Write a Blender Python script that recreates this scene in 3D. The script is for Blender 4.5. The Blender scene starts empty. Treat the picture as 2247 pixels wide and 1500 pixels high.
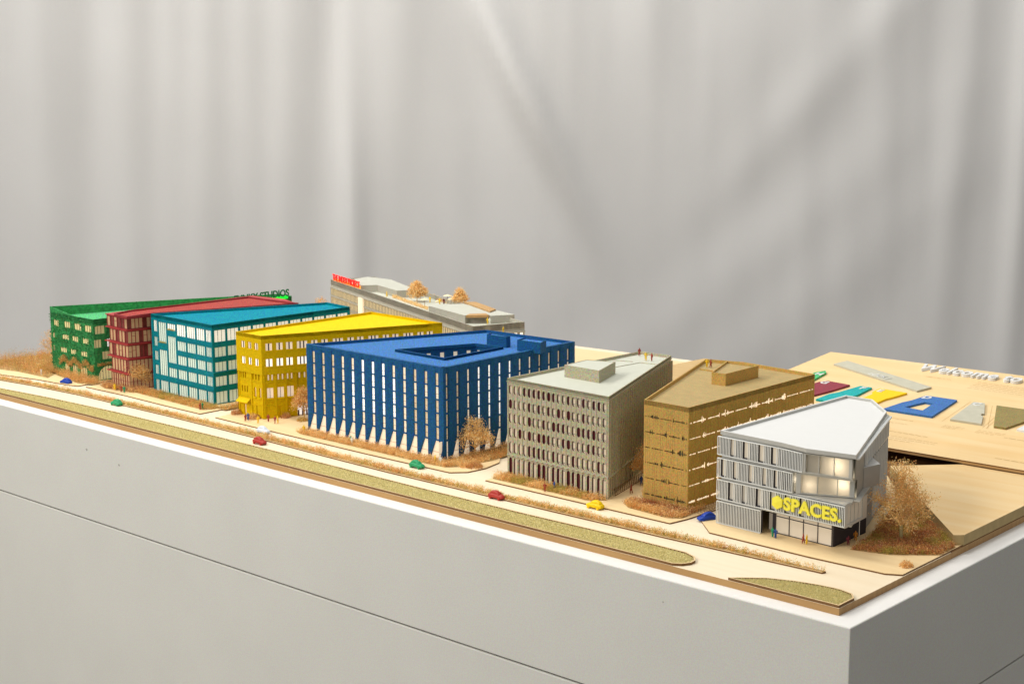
import bpy, math, random
from mathutils import Vector, noise
R = random.Random(7)
sc = bpy.context.scene
C = sc.collection
# ------------------------------------------------------------ camera
FPX, PITCH, ROLL, YAW = 3378.7, 0.1716, -0.0041, -0.7332
CAM = Vector((0.8037, -1.4459, 0.6))
FW = Vector((math.sin(YAW)*math.cos(PITCH), math.cos(YAW)*math.cos(PITCH), -math.sin(PITCH)))
RT0 = Vector((math.cos(YAW), -math.sin(YAW), 0)); UP0 = RT0.cross(FW)
RT = RT0*math.cos(ROLL)+UP0*math.sin(ROLL); UP = UP0*math.cos(ROLL)-RT0*math.sin(ROLL)
cd = bpy.data.cameras.new('camera'); cam = bpy.data.objects.new('camera', cd); C.objects.link(cam)
cd.sensor_width = 36; cd.lens = FPX/2247*36; cd.clip_start = .05; cd.clip_end = 100
from mathutils import Matrix
M = Matrix((RT, UP, -FW)).transposed().to_4x4(); M.translation = CAM
cam.matrix_world = M
cd.dof.use_dof = True; cd.dof.focus_distance = 2.05; cd.dof.aperture_fstop = 32
sc.camera = cam
# ------------------------------------------------------------ world + lamps
w = bpy.data.worlds.new('World'); sc.world = w; w.use_nodes = True
bg = w.node_tree.nodes['Background']; bg.inputs[0].default_value = (1, .98, .94, 1); bg.inputs[1].default_value = .31
def area(name, loc, target, size, power, col):
    l = bpy.data.lights.new(name, 'AREA'); l.shape = 'DISK'; l.size = size; l.energy = power; l.color = col
    o = bpy.data.objects.new(name, l); C.objects.link(o); o.location = loc
    o.rotation_euler = (Vector(target)-Vector(loc)).to_track_quat('-Z', 'Y').to_euler(); return o
area('model_light', (-2.3, -1.6, 2.3), (-.9, .35, 0), .8, 43, (1, .95, .87))
area('model_light', (-.1, .2, 3.3), (-.4, .5, 0), 1.4, 13, (1, .95, .87))  # broad fill from above, added to even out the light
area('model_light', (-1.5, -2.9, 1.5), (-.9, .3, 0), 1.0, 45, (1, .96, .9))
def spot(name, loc, target, power, cone, col, size=.15):
    l = bpy.data.lights.new(name, 'SPOT'); l.energy = power; l.color = col; l.spot_size = math.radians(cone); l.spot_blend = .7; l.shadow_soft_size = size
    o = bpy.data.objects.new(name, l); C.objects.link(o); o.location = loc
    o.rotation_euler = (Vector(target)-Vector(loc)).to_track_quat('-Z', 'Y').to_euler(); return o
spot('fill_spot', (1.6, -.5, 1.5), (-.62, .32, .08), 17, 22, (1, .95, .86))  # added fill light to lift the right-facing building walls
spot('fill_spot', (1.0, -.5, 1.6), (-1.40, .36, .08), 17, 24, (1, .95, .86))  # second added fill, aimed at the buildings further left
area('curtain_lamp', (-4.0, .2, 2.9), (-2.6, 2.1, .9), .9, 66, (1, 1, .97))
area('curtain_lamp', (-1.2, .6, 3.3), (-1.3, 3.2, .5), 1.1, 74, (1, 1, .97))
sc.view_settings.view_transform = 'Standard'; sc.view_settings.look = 'None'
sc.view_settings.exposure = 0; sc.view_settings.gamma = 1
try: sc.view_settings.use_curve_mapping = False
except Exception: pass
sc.render.engine = 'CYCLES'
sc.cycles.max_bounces = 7

# ------------------------------------------------------------ helpers
def at(x, y, z):
    """world point at height z seen at photo pixel x, y"""
    d = FW*FPX + RT*(x-1123.5) - UP*(y-750)
    return CAM + d*((z-CAM.z)/d.z)
def a2(x, y, z):
    p = at(x, y, z); return (p.x, p.y)
class MB:
    def __init__(s): s.v = []; s.f = []; s.m = []
    def face(s, pts, m=0):
        b = len(s.v); s.v += [tuple(p) for p in pts]; s.f.append(tuple(range(b, b+len(pts)))); s.m.append(m)
    def prism(s, poly, z0, z1, mt=0, ms=0, mb=None, hole=None):
        n = len(poly)
        if sum(poly[i][0]*poly[(i+1) % n][1]-poly[(i+1) % n][0]*poly[i][1] for i in range(n)) < 0: poly = poly[::-1]
        from mathutils.geometry import tessellate_polygon
        loops = [[Vector((p[0], p[1], 0)) for p in poly]]
        if hole:
            k = len(hole)
            if sum(hole[i][0]*hole[(i+1) % k][1]-hole[(i+1) % k][0]*hole[i][1] for i in range(k)) > 0: hole = hole[::-1]
            loops.append([Vector((p[0], p[1], 0)) for p in hole])
        flat = [p for l in loops for p in l]
        for t in tessellate_polygon(loops):
            a, b, c = [flat[i] for i in t]
            if (b-a).cross(c-a).z < 0: b, c = c, b
            s.face([(a.x, a.y, z1), (b.x, b.y, z1), (c.x, c.y, z1)], mt)
            s.face([(a.x, a.y, z0), (c.x, c.y, z0), (b.x, b.y, z0)], ms if mb is None else mb)
        for l in loops:
            m = len(l)
            for i in range(m):
                a, b = l[i], l[(i+1) % m]
                s.face([(a.x, a.y, z0), (b.x, b.y, z0), (b.x, b.y, z1), (a.x, a.y, z1)], ms)
    def box(s, x0, x1, y0, y1, z0, z1, m=0): s.prism([(x0, y0), (x1, y0), (x1, y1), (x0, y1)], z0, z1, m, m)
    def obox(s, p, u, v, wd, m=0):
        """box from corner p along three vectors"""
        p, u, v, wd = map(Vector, (p, u, v, wd))
        a = [p, p+u, p+u+v, p+v]; b = [q+wd for q in a]
        if u.cross(v).dot(wd) < 0: a, b = b, a
        s.face(a[::-1], m); s.face(b, m)
        for i in range(4): s.face([a[i], a[(i+1) % 4], b[(i+1) % 4], b[i]], m)
    def tube(s, a, b, r0, r1, n=6, m=0, cap=True):
        a, b = Vector(a), Vector(b); d = (b-a)
        if d.length < 1e-9: return
        x = d.orthogonal().normalized(); y = d.normalized().cross(x)
        A = [a+(x*math.cos(t)+y*math.sin(t))*r0 for t in [2*math.pi*i/n for i in range(n)]]
        B = [b+(x*math.cos(t)+y*math.sin(t))*r1 for t in [2*math.pi*i/n for i in range(n)]]
        for i in range(n): s.face([A[i], A[(i+1) % n], B[(i+1) % n], B[i]], m)
        if cap: s.face(A[::-1], m); s.face(B, m)
    def ribbon(s, pts, width, z0, z1, mt=0, ms=0):
        """strip following pts, offset inwards to the left by width"""
        P = [Vector((p[0], p[1])) for p in pts]; off = []
        for i, p in enumerate(P):
            d = (P[min(i+1, len(P)-1)]-P[max(i-1, 0)]).normalized(); off.append(p+Vector((-d.y, d.x))*width)
        for i in range(len(P)-1):
            s.prism([tuple(P[i]), tuple(P[i+1]), tuple(off[i+1]), tuple(off[i])], z0, z1, mt, ms)
    def build(s, name, mats, parent=None, smooth=False, loc=None):
        me = bpy.data.meshes.new(name); off = Vector(loc) if loc else Vector((0, 0, 0))
        me.from_pydata([tuple(Vector(v)-off) for v in s.v], [], s.f)
        if not isinstance(mats, (list, tuple)): mats = [mats]
        for m in mats: me.materials.append(m)
        me.polygons.foreach_set('material_index', s.m)
        if smooth: me.polygons.foreach_set('use_smooth', [True]*len(s.f))
        me.update()
        o = bpy.data.objects.new(name, me); C.objects.link(o)
        if loc: o.location = loc
        if parent:
            o.parent = parent
            if parent.type != 'EMPTY' or True:
                o.matrix_parent_inverse = Matrix.Translation(-wloc(parent))
        return o
def wloc(o):
    v = Vector(o.location)
    if o.parent:
        v = wloc(o.parent) + v + o.matrix_parent_inverse.translation
    return v
def tag(o, label=None, cat=None, group=None, kind=None):
    if label: o['label'] = label
    if cat: o['category'] = cat
    if group: o['group'] = group
    if kind: o['kind'] = kind
    return o
def empty(name, loc, label, cat, group=None):
    o = bpy.data.objects.new(name, None); C.objects.link(o); o.location = loc; o.empty_display_size = .01
    return tag(o, label, cat, group)

# ------------------------------------------------------------ materials
def mat(name, col, rough=.6, metal=0, var=.06, vscale=60, bump=0, bscale=400, emit=None, es=0, grain=0, spec=.3):
    m = bpy.data.materials.new(name); m.use_nodes = True; nt = m.node_tree; N = nt.nodes; L = nt.links
    b = N['Principled BSDF']; b.inputs['Roughness'].default_value = rough; b.inputs['Metallic'].default_value = metal
    b.inputs['Specular IOR Level'].default_value = spec
    tc = N.new('ShaderNodeTexCoord')
    n = N.new('ShaderNodeTexNoise'); n.inputs['Scale'].default_value = vscale; n.inputs['Detail'].default_value = 4
    L.new(tc.outputs['Object'], n.inputs['Vector'])
    r = N.new('ShaderNodeValToRGB'); e = r.color_ramp.elements
    e[0].position = .3; e[1].position = .7
    e[0].color = tuple(c*(1-var) for c in col)+(1,); e[1].color = tuple(min(1, c*(1+var)) for c in col)+(1,)
    L.new(n.outputs['Fac'], r.inputs['Fac']); out = r.outputs['Color']
    if grain:
        g = N.new('ShaderNodeTexNoise'); g.inputs['Scale'].default_value = 520; g.inputs['Detail'].default_value = 2; bc = N.new('ShaderNodeBrightContrast'); bc.inputs['Contrast'].default_value = 1.2; L.new(g.outputs['Color'], bc.inputs['Color'])
        L.new(tc.outputs['Object'], g.inputs['Vector'])
        mx = N.new('ShaderNodeMix'); mx.data_type = 'RGBA'; mx.blend_type = 'OVERLAY'; mx.inputs[0].default_value = grain
        L.new(out, mx.inputs[6]); L.new(bc.outputs[0], mx.inputs[7]); out = mx.outputs[2]
    L.new(out, b.inputs['Base Color'])
    if bump:
        n2 = N.new('ShaderNodeTexNoise'); n2.inputs['Scale'].default_value = bscale; n2.inputs['Detail'].default_value = 3
        L.new(tc.outputs['Object'], n2.inputs['Vector'])
        bp = N.new('ShaderNodeBump'); bp.inputs['Strength'].default_value = bump; bp.inputs['Distance'].default_value = .0005
        L.new(n2.outputs['Fac'], bp.inputs['Height']); L.new(bp.outputs[0], b.inputs['Normal'])
    if emit:
        b.inputs['Emission Color'].default_value = emit+(1,); b.inputs['Emission Strength'].default_value = es
    return m
def wood(name, c1, c2, sx=3, sy=60, rough=.55, rot=0.):
    m = bpy.data.materials.new(name); m.use_nodes = True; nt = m.node_tree; N = nt.nodes; L = nt.links
    b = N['Principled BSDF']; b.inputs['Roughness'].default_value = rough; b.inputs['Specular IOR Level'].default_value = .25
    tc = N.new('ShaderNodeTexCoord'); mp = N.new('ShaderNodeMapping')
    mp.inputs['Rotation'].default_value = (0, 0, rot); mp.inputs['Scale'].default_value = (sx, sy, sx)
    L.new(tc.outputs['Object'], mp.inputs['Vector'])
    n = N.new('ShaderNodeTexNoise'); n.inputs['Scale'].default_value = 1.6; n.inputs['Detail'].default_value = 6; n.inputs['Distortion'].default_value = .6
    L.new(mp.outputs[0], n.inputs['Vector'])
    n2 = N.new('ShaderNodeTexNoise'); n2.inputs['Scale'].default_value = 3; n2.inputs['Detail'].default_value = 3
    L.new(tc.outputs['Object'], n2.inputs['Vector'])
    ad = N.new('ShaderNodeMath'); ad.operation = 'ADD'; L.new(n.outputs['Fac'], ad.inputs[0]); L.new(n2.outputs['Fac'], ad.inputs[1])
    r = N.new('ShaderNodeValToRGB'); e = r.color_ramp.elements
    e[0].position = .38; e[1].position = .62; e[0].color = c2+(1,); e[1].color = c1+(1,)
    ml = N.new('ShaderNodeMath'); ml.operation = 'MULTIPLY'; ml.inputs[1].default_value = .5; L.new(ad.outputs[0], ml.inputs[0])
    L.new(ml.outputs[0], r.inputs['Fac']); L.new(r.outputs['Color'], b.inputs['Base Color'])
    return m
def leafmat(name, cols, rough=.7):
    m = bpy.data.materials.new(name); m.use_nodes = True; nt = m.node_tree; N = nt.nodes; L = nt.links
    b = N['Principled BSDF']; b.inputs['Roughness'].default_value = rough; b.inputs['Specular IOR Level'].default_value = .15
    g = N.new('ShaderNodeNewGeometry'); r = N.new('ShaderNodeValToRGB'); e = r.color_ramp.elements
    while len(e) < len(cols): e.new(.5)
    for i, c in enumerate(cols): e[i].position = i/(len(cols)-1); e[i].color = c+(1,)
    L.new(g.outputs['Random Per Island'], r.inputs['Fac']); L.new(r.outputs['Color'], b.inputs['Base Color'])
    t = N.new('ShaderNodeBsdfTranslucent'); L.new(r.outputs['Color'], t.inputs[0]); mx = N.new('ShaderNodeMixShader'); mx.inputs[0].default_value = .35
    L.new(b.outputs[0], mx.inputs[1]); L.new(t.outputs[0], mx.inputs[2]); L.new(mx.outputs[0], N['Material Output'].inputs[0])
    return m
WHITE = mat('white_lacquer', (.8, .79, .77), .45, var=.01, grain=.06)
PLINTH = mat('plinth_paint', (.67, .665, .62), .6, var=.02, vscale=8, grain=.16)
GAP = mat('groove_shadow_board', (.10, .09, .08), .8)
ROAD = wood('pale_veneer', (.84, .73, .55), (.80, .67, .48), 2, 40)
PAVE = wood('golden_veneer', (.82, .63, .36), (.77, .57, .31), 2.5, 50)
PANELW = wood('birch_ply', (.80, .60, .33), (.76, .52, .24), 2.2, 26)
EDGE = wood('ply_edge', (.50, .30, .12), (.40, .23, .09), 3, 90)
BURNT = mat('laser_burnt_edge', (.20, .10, .035), .8)
KERB = wood('kerb_veneer', (.74, .56, .32), (.66, .48, .25), 4, 40)
GRASS = leafmat('flock_grass', [(.66, .57, .27), (.82, .72, .40), (.70, .66, .31), (.90, .80, .50), (.56, .54, .24)])
RUST = leafmat('rust_foliage', [(.78, .33, .09), (.92, .52, .16), (.60, .20, .06), (.96, .68, .30), (.44, .36, .09), (.86, .40, .16)])
GOLDL = leafmat('gold_foliage', [(.92, .54, .17), (.97, .70, .28), (.82, .40, .12), (.99, .84, .50), (.66, .48, .15)])
MAROONL = leafmat('maroon_foliage', [(.34, .07, .05), (.50, .16, .06), (.68, .30, .11), (.24, .16, .04), (.85, .55, .3), (.42, .07, .06)])
OLIVEL = leafmat('olive_foliage', [(.36, .36, .06), (.62, .40, .10), (.42, .42, .09), (.74, .50, .15)])
SOIL = mat('dark_ground_foam', (.42, .28, .11), .9, var=.4, vscale=120)
BARK = mat('gold_wire', (.72, .46, .18), .5, var=.15)
BARKPALE = mat('pale_green_trunk', (.50, .45, .22), .6, var=.1)
GREEN = mat('green_print', (.03, .24, .07), .75, var=.35, vscale=170, bump=1, bscale=260, grain=.3)
GREENR = mat('green_roof', (.09, .42, .17), .8, var=.2, vscale=400, grain=.9, spec=.1)
GREENP = mat('green_paint', (.01, .16, .06), .5)
RED = mat('wine_red_print', (.28, .028, .035), .5, var=.12, grain=.2)
REDR = mat('red_roof', (.35, .062, .05), .8, var=.1, vscale=500, grain=.9, spec=.1)
TEAL = mat('teal_print', (.0, .19, .24), .55, var=.1, grain=.5, spec=.12)
TEALR = mat('teal_roof', (.0, .22, .31), .8, var=.1, vscale=500, grain=1., spec=.1)
YEL = mat('mustard_print', (.62, .42, .0), .6, spec=.1, var=.1, vscale=250, bump=.6, bscale=900, grain=.2)
YELR = mat('yellow_roof', (.76, .52, .0), .7, var=.03, grain=.25, spec=.1)
BLUE = mat('blue_print', (.010, .085, .225), .6, var=.12, vscale=300, grain=.6, spec=.12)
BLUER = mat('blue_roof', (.05, .165, .42), .8, var=.12, vscale=500, grain=1., spec=.1)
GREY = mat('grey_print', (.42, .39, .27), .6, var=.06, vscale=300, grain=.4, spec=.15)
GREYR = mat('pale_grey_roof', (.53, .54, .46), .6, var=.02)
BRN = mat('bronze_panel', (.52, .33, .09), .5, metal=.15, var=.06, vscale=60, bump=.4, bscale=350, grain=.35)
BRNS = mat('bronze_side_panel', (.52, .32, .06), .5, metal=.15, var=.08, vscale=60, bump=.4, bscale=350, grain=.35)
BRNR = mat('bronze_roof', (.40, .29, .12), .7, var=.06, grain=.25)
HOT = mat('stone_grey_print', (.40, .38, .32), .65, var=.05, grain=.15)
HOTW = mat('stone_grey_roof', (.50, .50, .43), .6, var=.02)
SLAT = mat('silver_slat', (.74, .76, .75), .45, var=.05)
SILV = mat('silver_frame', (.50, .50, .47), .4, metal=.2, var=.03)
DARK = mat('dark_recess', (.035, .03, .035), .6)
MULL = mat('dark_mullion', (.06, .05, .05), .5)
MARN = mat('maroon_blind', (.10, .012, .018), .6)
SIGNY = mat('yellow_sign', (.80, .72, .06), .5, var=.02, emit=(.9, .85, .1), es=.1)
LITRED = mat('lit_red_letters', (.7, .01, .01), .5, emit=(1, .01, .005), es=1.1)
LITAMB = mat('lit_amber_strip', (.8, .3, .05), .5, emit=(1, .30, .02), es=1.3)
LITGRN = mat('lit_green_strip', (.02, .6, .05), .5, emit=(.0, .9, .04), es=.9)
WHITEL = mat('white_letters', (.70, .705, .70), .45, var=.01)
TANLINE = mat('engraved_line', (.52, .33, .13), .8)
def lit(name, base, col, es, rough=.5):
    m = mat(name, base, rough, var=.04, vscale=25)
    N = m.node_tree.nodes; b = N['Principled BSDF']
    b.inputs['Emission Color'].default_value = col+(1,); b.inputs['Emission Strength'].default_value = es
    return m
W_TEAL = lit('lit_window_teal', (.54, .70, .62), (1, .95, .8), .22)  # cyan glow round the teal frames is tinted into this pane colour
W_TEALB = lit('lit_window_teal_bright', (.75, .75, .66), (1, .96, .85), .48)
W_YEL = lit('lit_window_yellow', (.78, .62, .5), (1, .86, .66), .42)
W_YELB = lit('lit_window_yellow_bright', (.85, .8, .75), (1, .93, .86), .8)
W_BLU = lit('lit_window_cream', (.75, .58, .38), (1, .80, .52), .18)
W_BLUM = lit('lit_window_cream_mid', (.78, .64, .46), (1, .84, .62), .45)
W_BLUB = lit('lit_window_cream_bright', (.85, .8, .72), (1, .95, .85), .85)
W_GRY = lit('lit_window_pink', (.66, .55, .42), (1, .84, .62), .14)
W_BRN = lit('lit_slit', (.85, .7, .5), (1, .86, .62), .9)
W_BRND = mat('dim_slit', (.10, .08, .04), .5)
W_GRN = lit('lit_window_green', (.68, .58, .28), (1, .85, .42), .22)
W_RED = lit('lit_window_red', (.50, .33, .18), (1, .66, .35), .08)
W_REDD = mat('red_glass', (.20, .05, .04), .25, var=.2, vscale=100)
W_WHT = lit('lit_window_white', (.62, .56, .46), (1, .85, .66), .16, .3)
W_HOT = lit('lit_window_hotel', (.68, .56, .34), (1, .82, .5), .18)
CURT = mat('grey_curtain', (.60, .59, .582), .9, var=.03, vscale=2.5, grain=.06)

# ------------------------------------------------------------ facades
class Fac:
    def __init__(s, A, B):
        s.A = Vector((A[0], A[1])); d = Vector((B[0], B[1]))-s.A; s.L = d.length; s.u = d/s.L; s.n = Vector((s.u.y, -s.u.x))
    def P(s, u, z, d=0):
        """d > 0 goes outwards"""
        p = s.A+s.u*u+s.n*d; return (p.x, p.y, z)
    def wall(s, mb, z0, z1, holes=(), depth=.004, m=0, u0=0., u1=None, out=0.):
        u1 = s.L if u1 is None else u1
        us = sorted({u0, u1, *[round(h[0], 5) for h in holes], *[round(h[1], 5) for h in holes]})
        zs = sorted({z0, z1, *[round(h[2], 5) for h in holes], *[round(h[3], 5) for h in holes]})
        us = [u for u in us if u0-1e-6 <= u <= u1+1e-6]; zs = [z for z in zs if z0-1e-6 <= z <= z1+1e-6]
        for i in range(len(us)-1):
            run = None
            for j in range(len(zs)-1):
                cu, cz = (us[i]+us[i+1])/2, (zs[j]+zs[j+1])/2
                solid = not any(h[0] < cu < h[1] and h[2] < cz < h[3] for h in holes)
                if solid: run = (zs[j] if run is None else run)
                if run is not None and (not solid or j == len(zs)-2):
                    top = zs[j] if not solid else zs[j+1]
                    mb.face([s.P(us[i], run, out), s.P(us[i+1], run, out), s.P(us[i+1], top, out), s.P(us[i], top, out)], m); run = None
        for h in holes: s.reveal(mb, [(h[0], h[2]), (h[1], h[2]), (h[1], h[3]), (h[0], h[3])], depth, m, out)
    def reveal(s, mb, loop, depth, m=0, out=0.):
        n = len(loop)
        for i in range(n):
            a, b = loop[i], loop[(i+1) % n]
            mb.face([s.P(*b, out), s.P(*a, out), s.P(*a, out-depth), s.P(*b, out-depth)], m)
    def cell(s, mb, rect, hole, depth, m=0, out=0., mr=None):
        """wall rectangle with one convex hole of any shape"""
        u0, u1, z0, z1 = rect; c = (sum(p[0] for p in hole)/len(hole), sum(p[1] for p in hole)/len(hole))
        ang = sorted({round(math.atan2(p[1]-c[1], p[0]-c[0]), 7) for p in list(hole)+[(u0, z0), (u1, z0), (u1, z1), (u0, z1)]})
        def hit(poly, a):
            dx, dy = math.cos(a), math.sin(a); best = None
            for i in range(len(poly)):
                p, q = poly[i], poly[(i+1) % len(poly)]; ex, ey = q[0]-p[0], q[1]-p[1]; den = dx*ey-dy*ex
                if abs(den) < 1e-15: continue
                t = ((p[0]-c[0])*ey-(p[1]-c[1])*ex)/den; k = ((p[0]-c[0])*dy-(p[1]-c[1])*dx)/den
                if t > 0 and -1e-6 <= k <= 1+1e-6 and (best is None or t < best): best = t
            return (c[0]+dx*best, c[1]+dy*best)
        R_ = [(u0, z0), (u1, z0), (u1, z1), (u0, z1)]
        I = [hit(hole, a) for a in ang]; O = [hit(R_, a) for a in ang]; n = len(ang)
        for i in range(n):
            j = (i+1) % n
            mb.face([s.P(*O[i], out), s.P(*O[j], out), s.P(*I[j], out), s.P(*I[i], out)], m)
        s.reveal(mb, I, depth, m if mr is None else mr, out)
    def pane(s, name, parent, h, depth, mats, mull=0, hmull=(), out=0., grow=.0004, mw=.0003):
        """one window: pane with its thin bars"""
        mb = MB(); u0, u1, z0, z1 = h; d = out-depth
        mb.face([s.P(u0-grow, z0-grow, d+.0001), s.P(u1+grow, z0-grow, d+.0001), s.P(u1+grow, z1+grow, d+.0001), s.P(u0-grow, z1+grow, d+.0001)], 0)
        n = s.n
        for k in range(1, mull+1):
            u = u0+(u1-u0)*k/(mull+1)
            mb.obox(s.P(u-mw, z0, d+.0002), (s.u*2*mw).to_3d(), (0, 0, z1-z0), (n*.0006).to_3d(), 1)
        for z in hmull:
            mb.obox(s.P(u0, z-mw, d+.0002), (s.u*(u1-u0)).to_3d(), (0, 0, 2*mw), (n*.0005).to_3d(), 1)
        return mb.build(name, mats, parent)
def parapet_roof(root, poly, ztop, drop, thick, mwall, mroof, hole=None, name='roof', zbot=None):
    """roof deck sunk by drop inside a parapet ring"""
    n = len(poly)
    if sum(poly[i][0]*poly[(i+1) % n][1]-poly[(i+1) % n][0]*poly[i][1] for i in range(n)) < 0: poly = poly[::-1]
    P = [Vector(p) for p in poly]; ins = []
    for i in range(n):
        a, b, c = P[i-1], P[i], P[(i+1) % n]
        d1 = (b-a).normalized(); d2 = (c-b).normalized(); n1 = Vector((-d1.y, d1.x)); n2 = Vector((-d2.y, d2.x))
        bis = (n1+n2); bis = bis/ max(bis.length_squared, .3)*2; ins.append(b+bis*thick)
    mb = MB(); mb.prism([tuple(p) for p in P], ztop-drop-.002, ztop-.0001, 0, 0, hole=[tuple(p) for p in ins])
    mb.build('parapet', mwall, root)
    mb = MB(); mb.prism([tuple(p) for p in ins], ztop-drop-.0015, ztop-drop, 0, 0, hole=hole)
    return mb.build(name, mroof, root)

# ------------------------------------------------------------ setting: curtain, floor
def curtain():
    mb = MB(); D = 4.7; nx, ny = 330, 110; hd = Vector((FW.x, FW.y, 0)).normalized(); base = Vector((CAM.x, CAM.y, 0))+hd*D
    # folds: (x at top of photo, x at bottom line y=800, width, depth, y centre, y spread)
    F = [(-60, -40, 60, .05, 400, 900), (110, 95, 55, .045, 400, 900), (215, 190, 35, -.03, 300, 600), (300, 285, 45, .045, 200, 700),
         (390, 360, 34, .03, 100, 500), (470, 440, 55, .05, 200, 600), (560, 545, 36, .035, 100, 500), (650, 610, 55, .05, 250, 600), (775, 770, 45, .06, 500, 420), (730, 690, 28, -.04, 0, 300),
         (880, 850, 60, .04, 100, 500), (1055, 1430, 40, .16, 200, 260), (1150, 1530, 60, -.03, 260, 260), (760, 790, 26, .05, 480, 200), (1180, 1400, 80, .035, 100, 500), (1010, 1150, 60, -.03, 200, 350),
         (2330, 1390, 105, .020, 560, 360), (2150, 1200, 110, -.010, 560, 300), (2480, 1640, 120, .026, 600, 340), (1960, 1260, 70, .024, 150, 300),
         (1790, 1720, 60, .02, 100, 330), (1960, 1900, 70, .035, 100, 330), (2110, 2070, 46, .035, 300, 500), (2250, 2225, 34, .06, 300, 700), (1650, 1500, 110, .03, 60, 260), (2400, 2330, 70, .05, 300, 900), (1420, 1460, 55, .04, 0, 220)]
    rows = []
    for j in range(ny+1):
        z = -1.0+4.4*j/ny; row = []
        for i in range(nx+1):
            s = -2.9+5.8*i/nx
            px = 1123.5+s/D*FPX; py = 750-((z-CAM.z)/D*FPX)-FPX*math.tan(PITCH)
            d = .02*noise.noise(Vector((s*2.2, z*.7, 3)))+.006*noise.noise(Vector((s*14, z*1.4, 8)))
            for xt, xb, wd, am, yc, ys in F:
                xl = xt+(xb-xt)*py/800
                d += am*math.exp(-((px-xl)/wd)**2)*math.exp(-((py-yc)/ys)**2)
            p = base+RT0*s-hd*d*.40; row.append((p.x, p.y, z))
        rows.append(row)
    me = bpy.data.meshes.new('curtain'); V = [p for r in rows for p in r]; Wd = nx+1
    me.from_pydata(V, [], [(j*Wd+i, j*Wd+i+1, (j+1)*Wd+i+1, (j+1)*Wd+i) for j in range(ny) for i in range(nx)])
    me.materials.append(CURT); me.polygons.foreach_set('use_smooth', [True]*len(me.polygons))
    o = bpy.data.objects.new('curtain', me); C.objects.link(o)
    sol = o.modifiers.new('thick', 'SOLIDIFY'); sol.thickness = .004
    tag(o, 'pale grey cloth curtain hanging in soft folds behind the table', 'curtain')
curtain()
FLOOR = mat('floor_carpet', (.25, .24, .23), .9, var=.1, vscale=6)
mb = MB(); mb.box(-7, 5, -4, 6, -1.03, -1.0); tag(mb.build('floor', FLOOR), kind='structure')

# ------------------------------------------------------------ plinth and base board
pr = empty('plinth', (-1.07, .65, -1), 'large white display plinth with a thin shadow groove round its sides', 'plinth')
XL = -2.17; YB = 1.30
def bevbox(x0, x1, y0, y1, z0, z1, name, m, bw=.0012):
    mb = MB(); mb.prism([(x0, y0), (x1, y0), (x1, 1.232), (-.805, 1.176), (-1.341, 1.135), (x0, 1.075)], z0, z1); o = mb.build(name, m, pr)
    b = o.modifiers.new('b', 'BEVEL'); b.width = bw; b.segments = 2; wld = o.modifiers.new('w', 'WELD'); wld.merge_threshold = 1e-5
    o.modifiers.move(1, 0); return o
bevbox(XL, 0, 0, YB, -.167, 0, 'upper_body', PLINTH)
bevbox(XL, 0, 0, YB, -1.0, -.1695, 'lower_body', PLINTH)
mb = MB(); mb.box(XL+.004, -.004, .004, 1.06, -.172, -.165); mb.build('groove', GAP, pr)
Z0 = .0085; ZP = .0105; SX1 = -.030; SY0 = .027; SX0 = -2.13
mb = MB(); TOPW = mb.prism([(SX0, SY0), (SX1, SY0), (SX1, 1.241), (-.805, 1.185), (-1.341, 1.144), (SX0, 1.085)], .0001, Z0, 0, 1)
base = mb.build('base_board', [ROAD, EDGE]); tag(base, 'pale plywood base board with brown edge carrying the whole model street', 'board')
mb = MB(); mb.prism([(XL+.0015, .0015), (-.0015, .0015), (-.0015, 1.225), (-1.34, 1.128), (XL+.0015, 1.07)], -.0005, .00012)
mb.build('top_surface', WHITE, pr)

SCF = mat('grey_scuff', (.42, .41, .37), .8, var=.1)
for px_, py_, r_ in ((190, 986, .0028), (261, 1020, .0024), (1455, 1320, .0012)):
    sc_ = MB(); d_ = FW*FPX + RT*(px_-1123.5) - UP*(py_-750); q_ = CAM+d_*((-.0004-CAM.y)/d_.y); sc_.face([(q_.x+r_*math.cos(t_)*(1+.3*math.sin(3*t_)), -.0004, q_.z+r_*.8*math.sin(t_)) for t_ in [-.5*k for k in range(12)]][::-1])
    sc_.build('scuff_mark', SCF, pr)
# pavements: (outline)
def layer(name, poly, z0, z1, mt, ms=None, **k):
    mb = MB(); mb.prism(poly, z0, z1, 0, 1 if ms else 0, **k)
    o = mb.build(name, [mt, ms] if ms else mt); return tag(o, kind='structure')
layer('pavement_1', [(SX0+.002, .175), (-2.0, .128), (-1.9, .148), (-1.80, .158), (-1.779, .166), (-1.779, .60), (-2.0, .60), (-2.12, .6)], Z0+.0001, ZP, PAVE, BURNT)
layer('pavement_2', [(-1.760, .170), (-1.64, .173), (-1.5, .169), (-1.396, .168), (-1.392, .62), (-1.76, .62)], Z0+.0001, ZP, PAVE, BURNT)
layer('pavement_3', [(-1.352, .168), (-1.2, .165), (-.95, .163), (-.776, .166), (-.757, .185), (-.752, .22), (-.760, .26), (-.780, .285), (-.784, .62), (-1.352, .62)], Z0+.0001, ZP, PAVE, BURNT)
layer('pavement_4', [(-.704, .168), (-.5, .168), (-.368, .168), (-.362, .20), (-.345, .60), (-.72, .60), (-.712, .3)], Z0+.0001, ZP, PAVE, BURNT)
layer('pavement_5', [(-.343, .205), (-.304, .168), (-.15, .164), (-.05, .167), (-.0315, .177), (-.0315, .345), (-.13, .40), (-.27, .58), (-.33, .60)], Z0+.0001, ZP, PAVE, BURNT)
layer('square', [(-2.12, .64), (-.75, .64), (-.72, 1.16), (-2.12, 1.06)], Z0+.0001, Z0+.0012, PAVE, BURNT)
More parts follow.
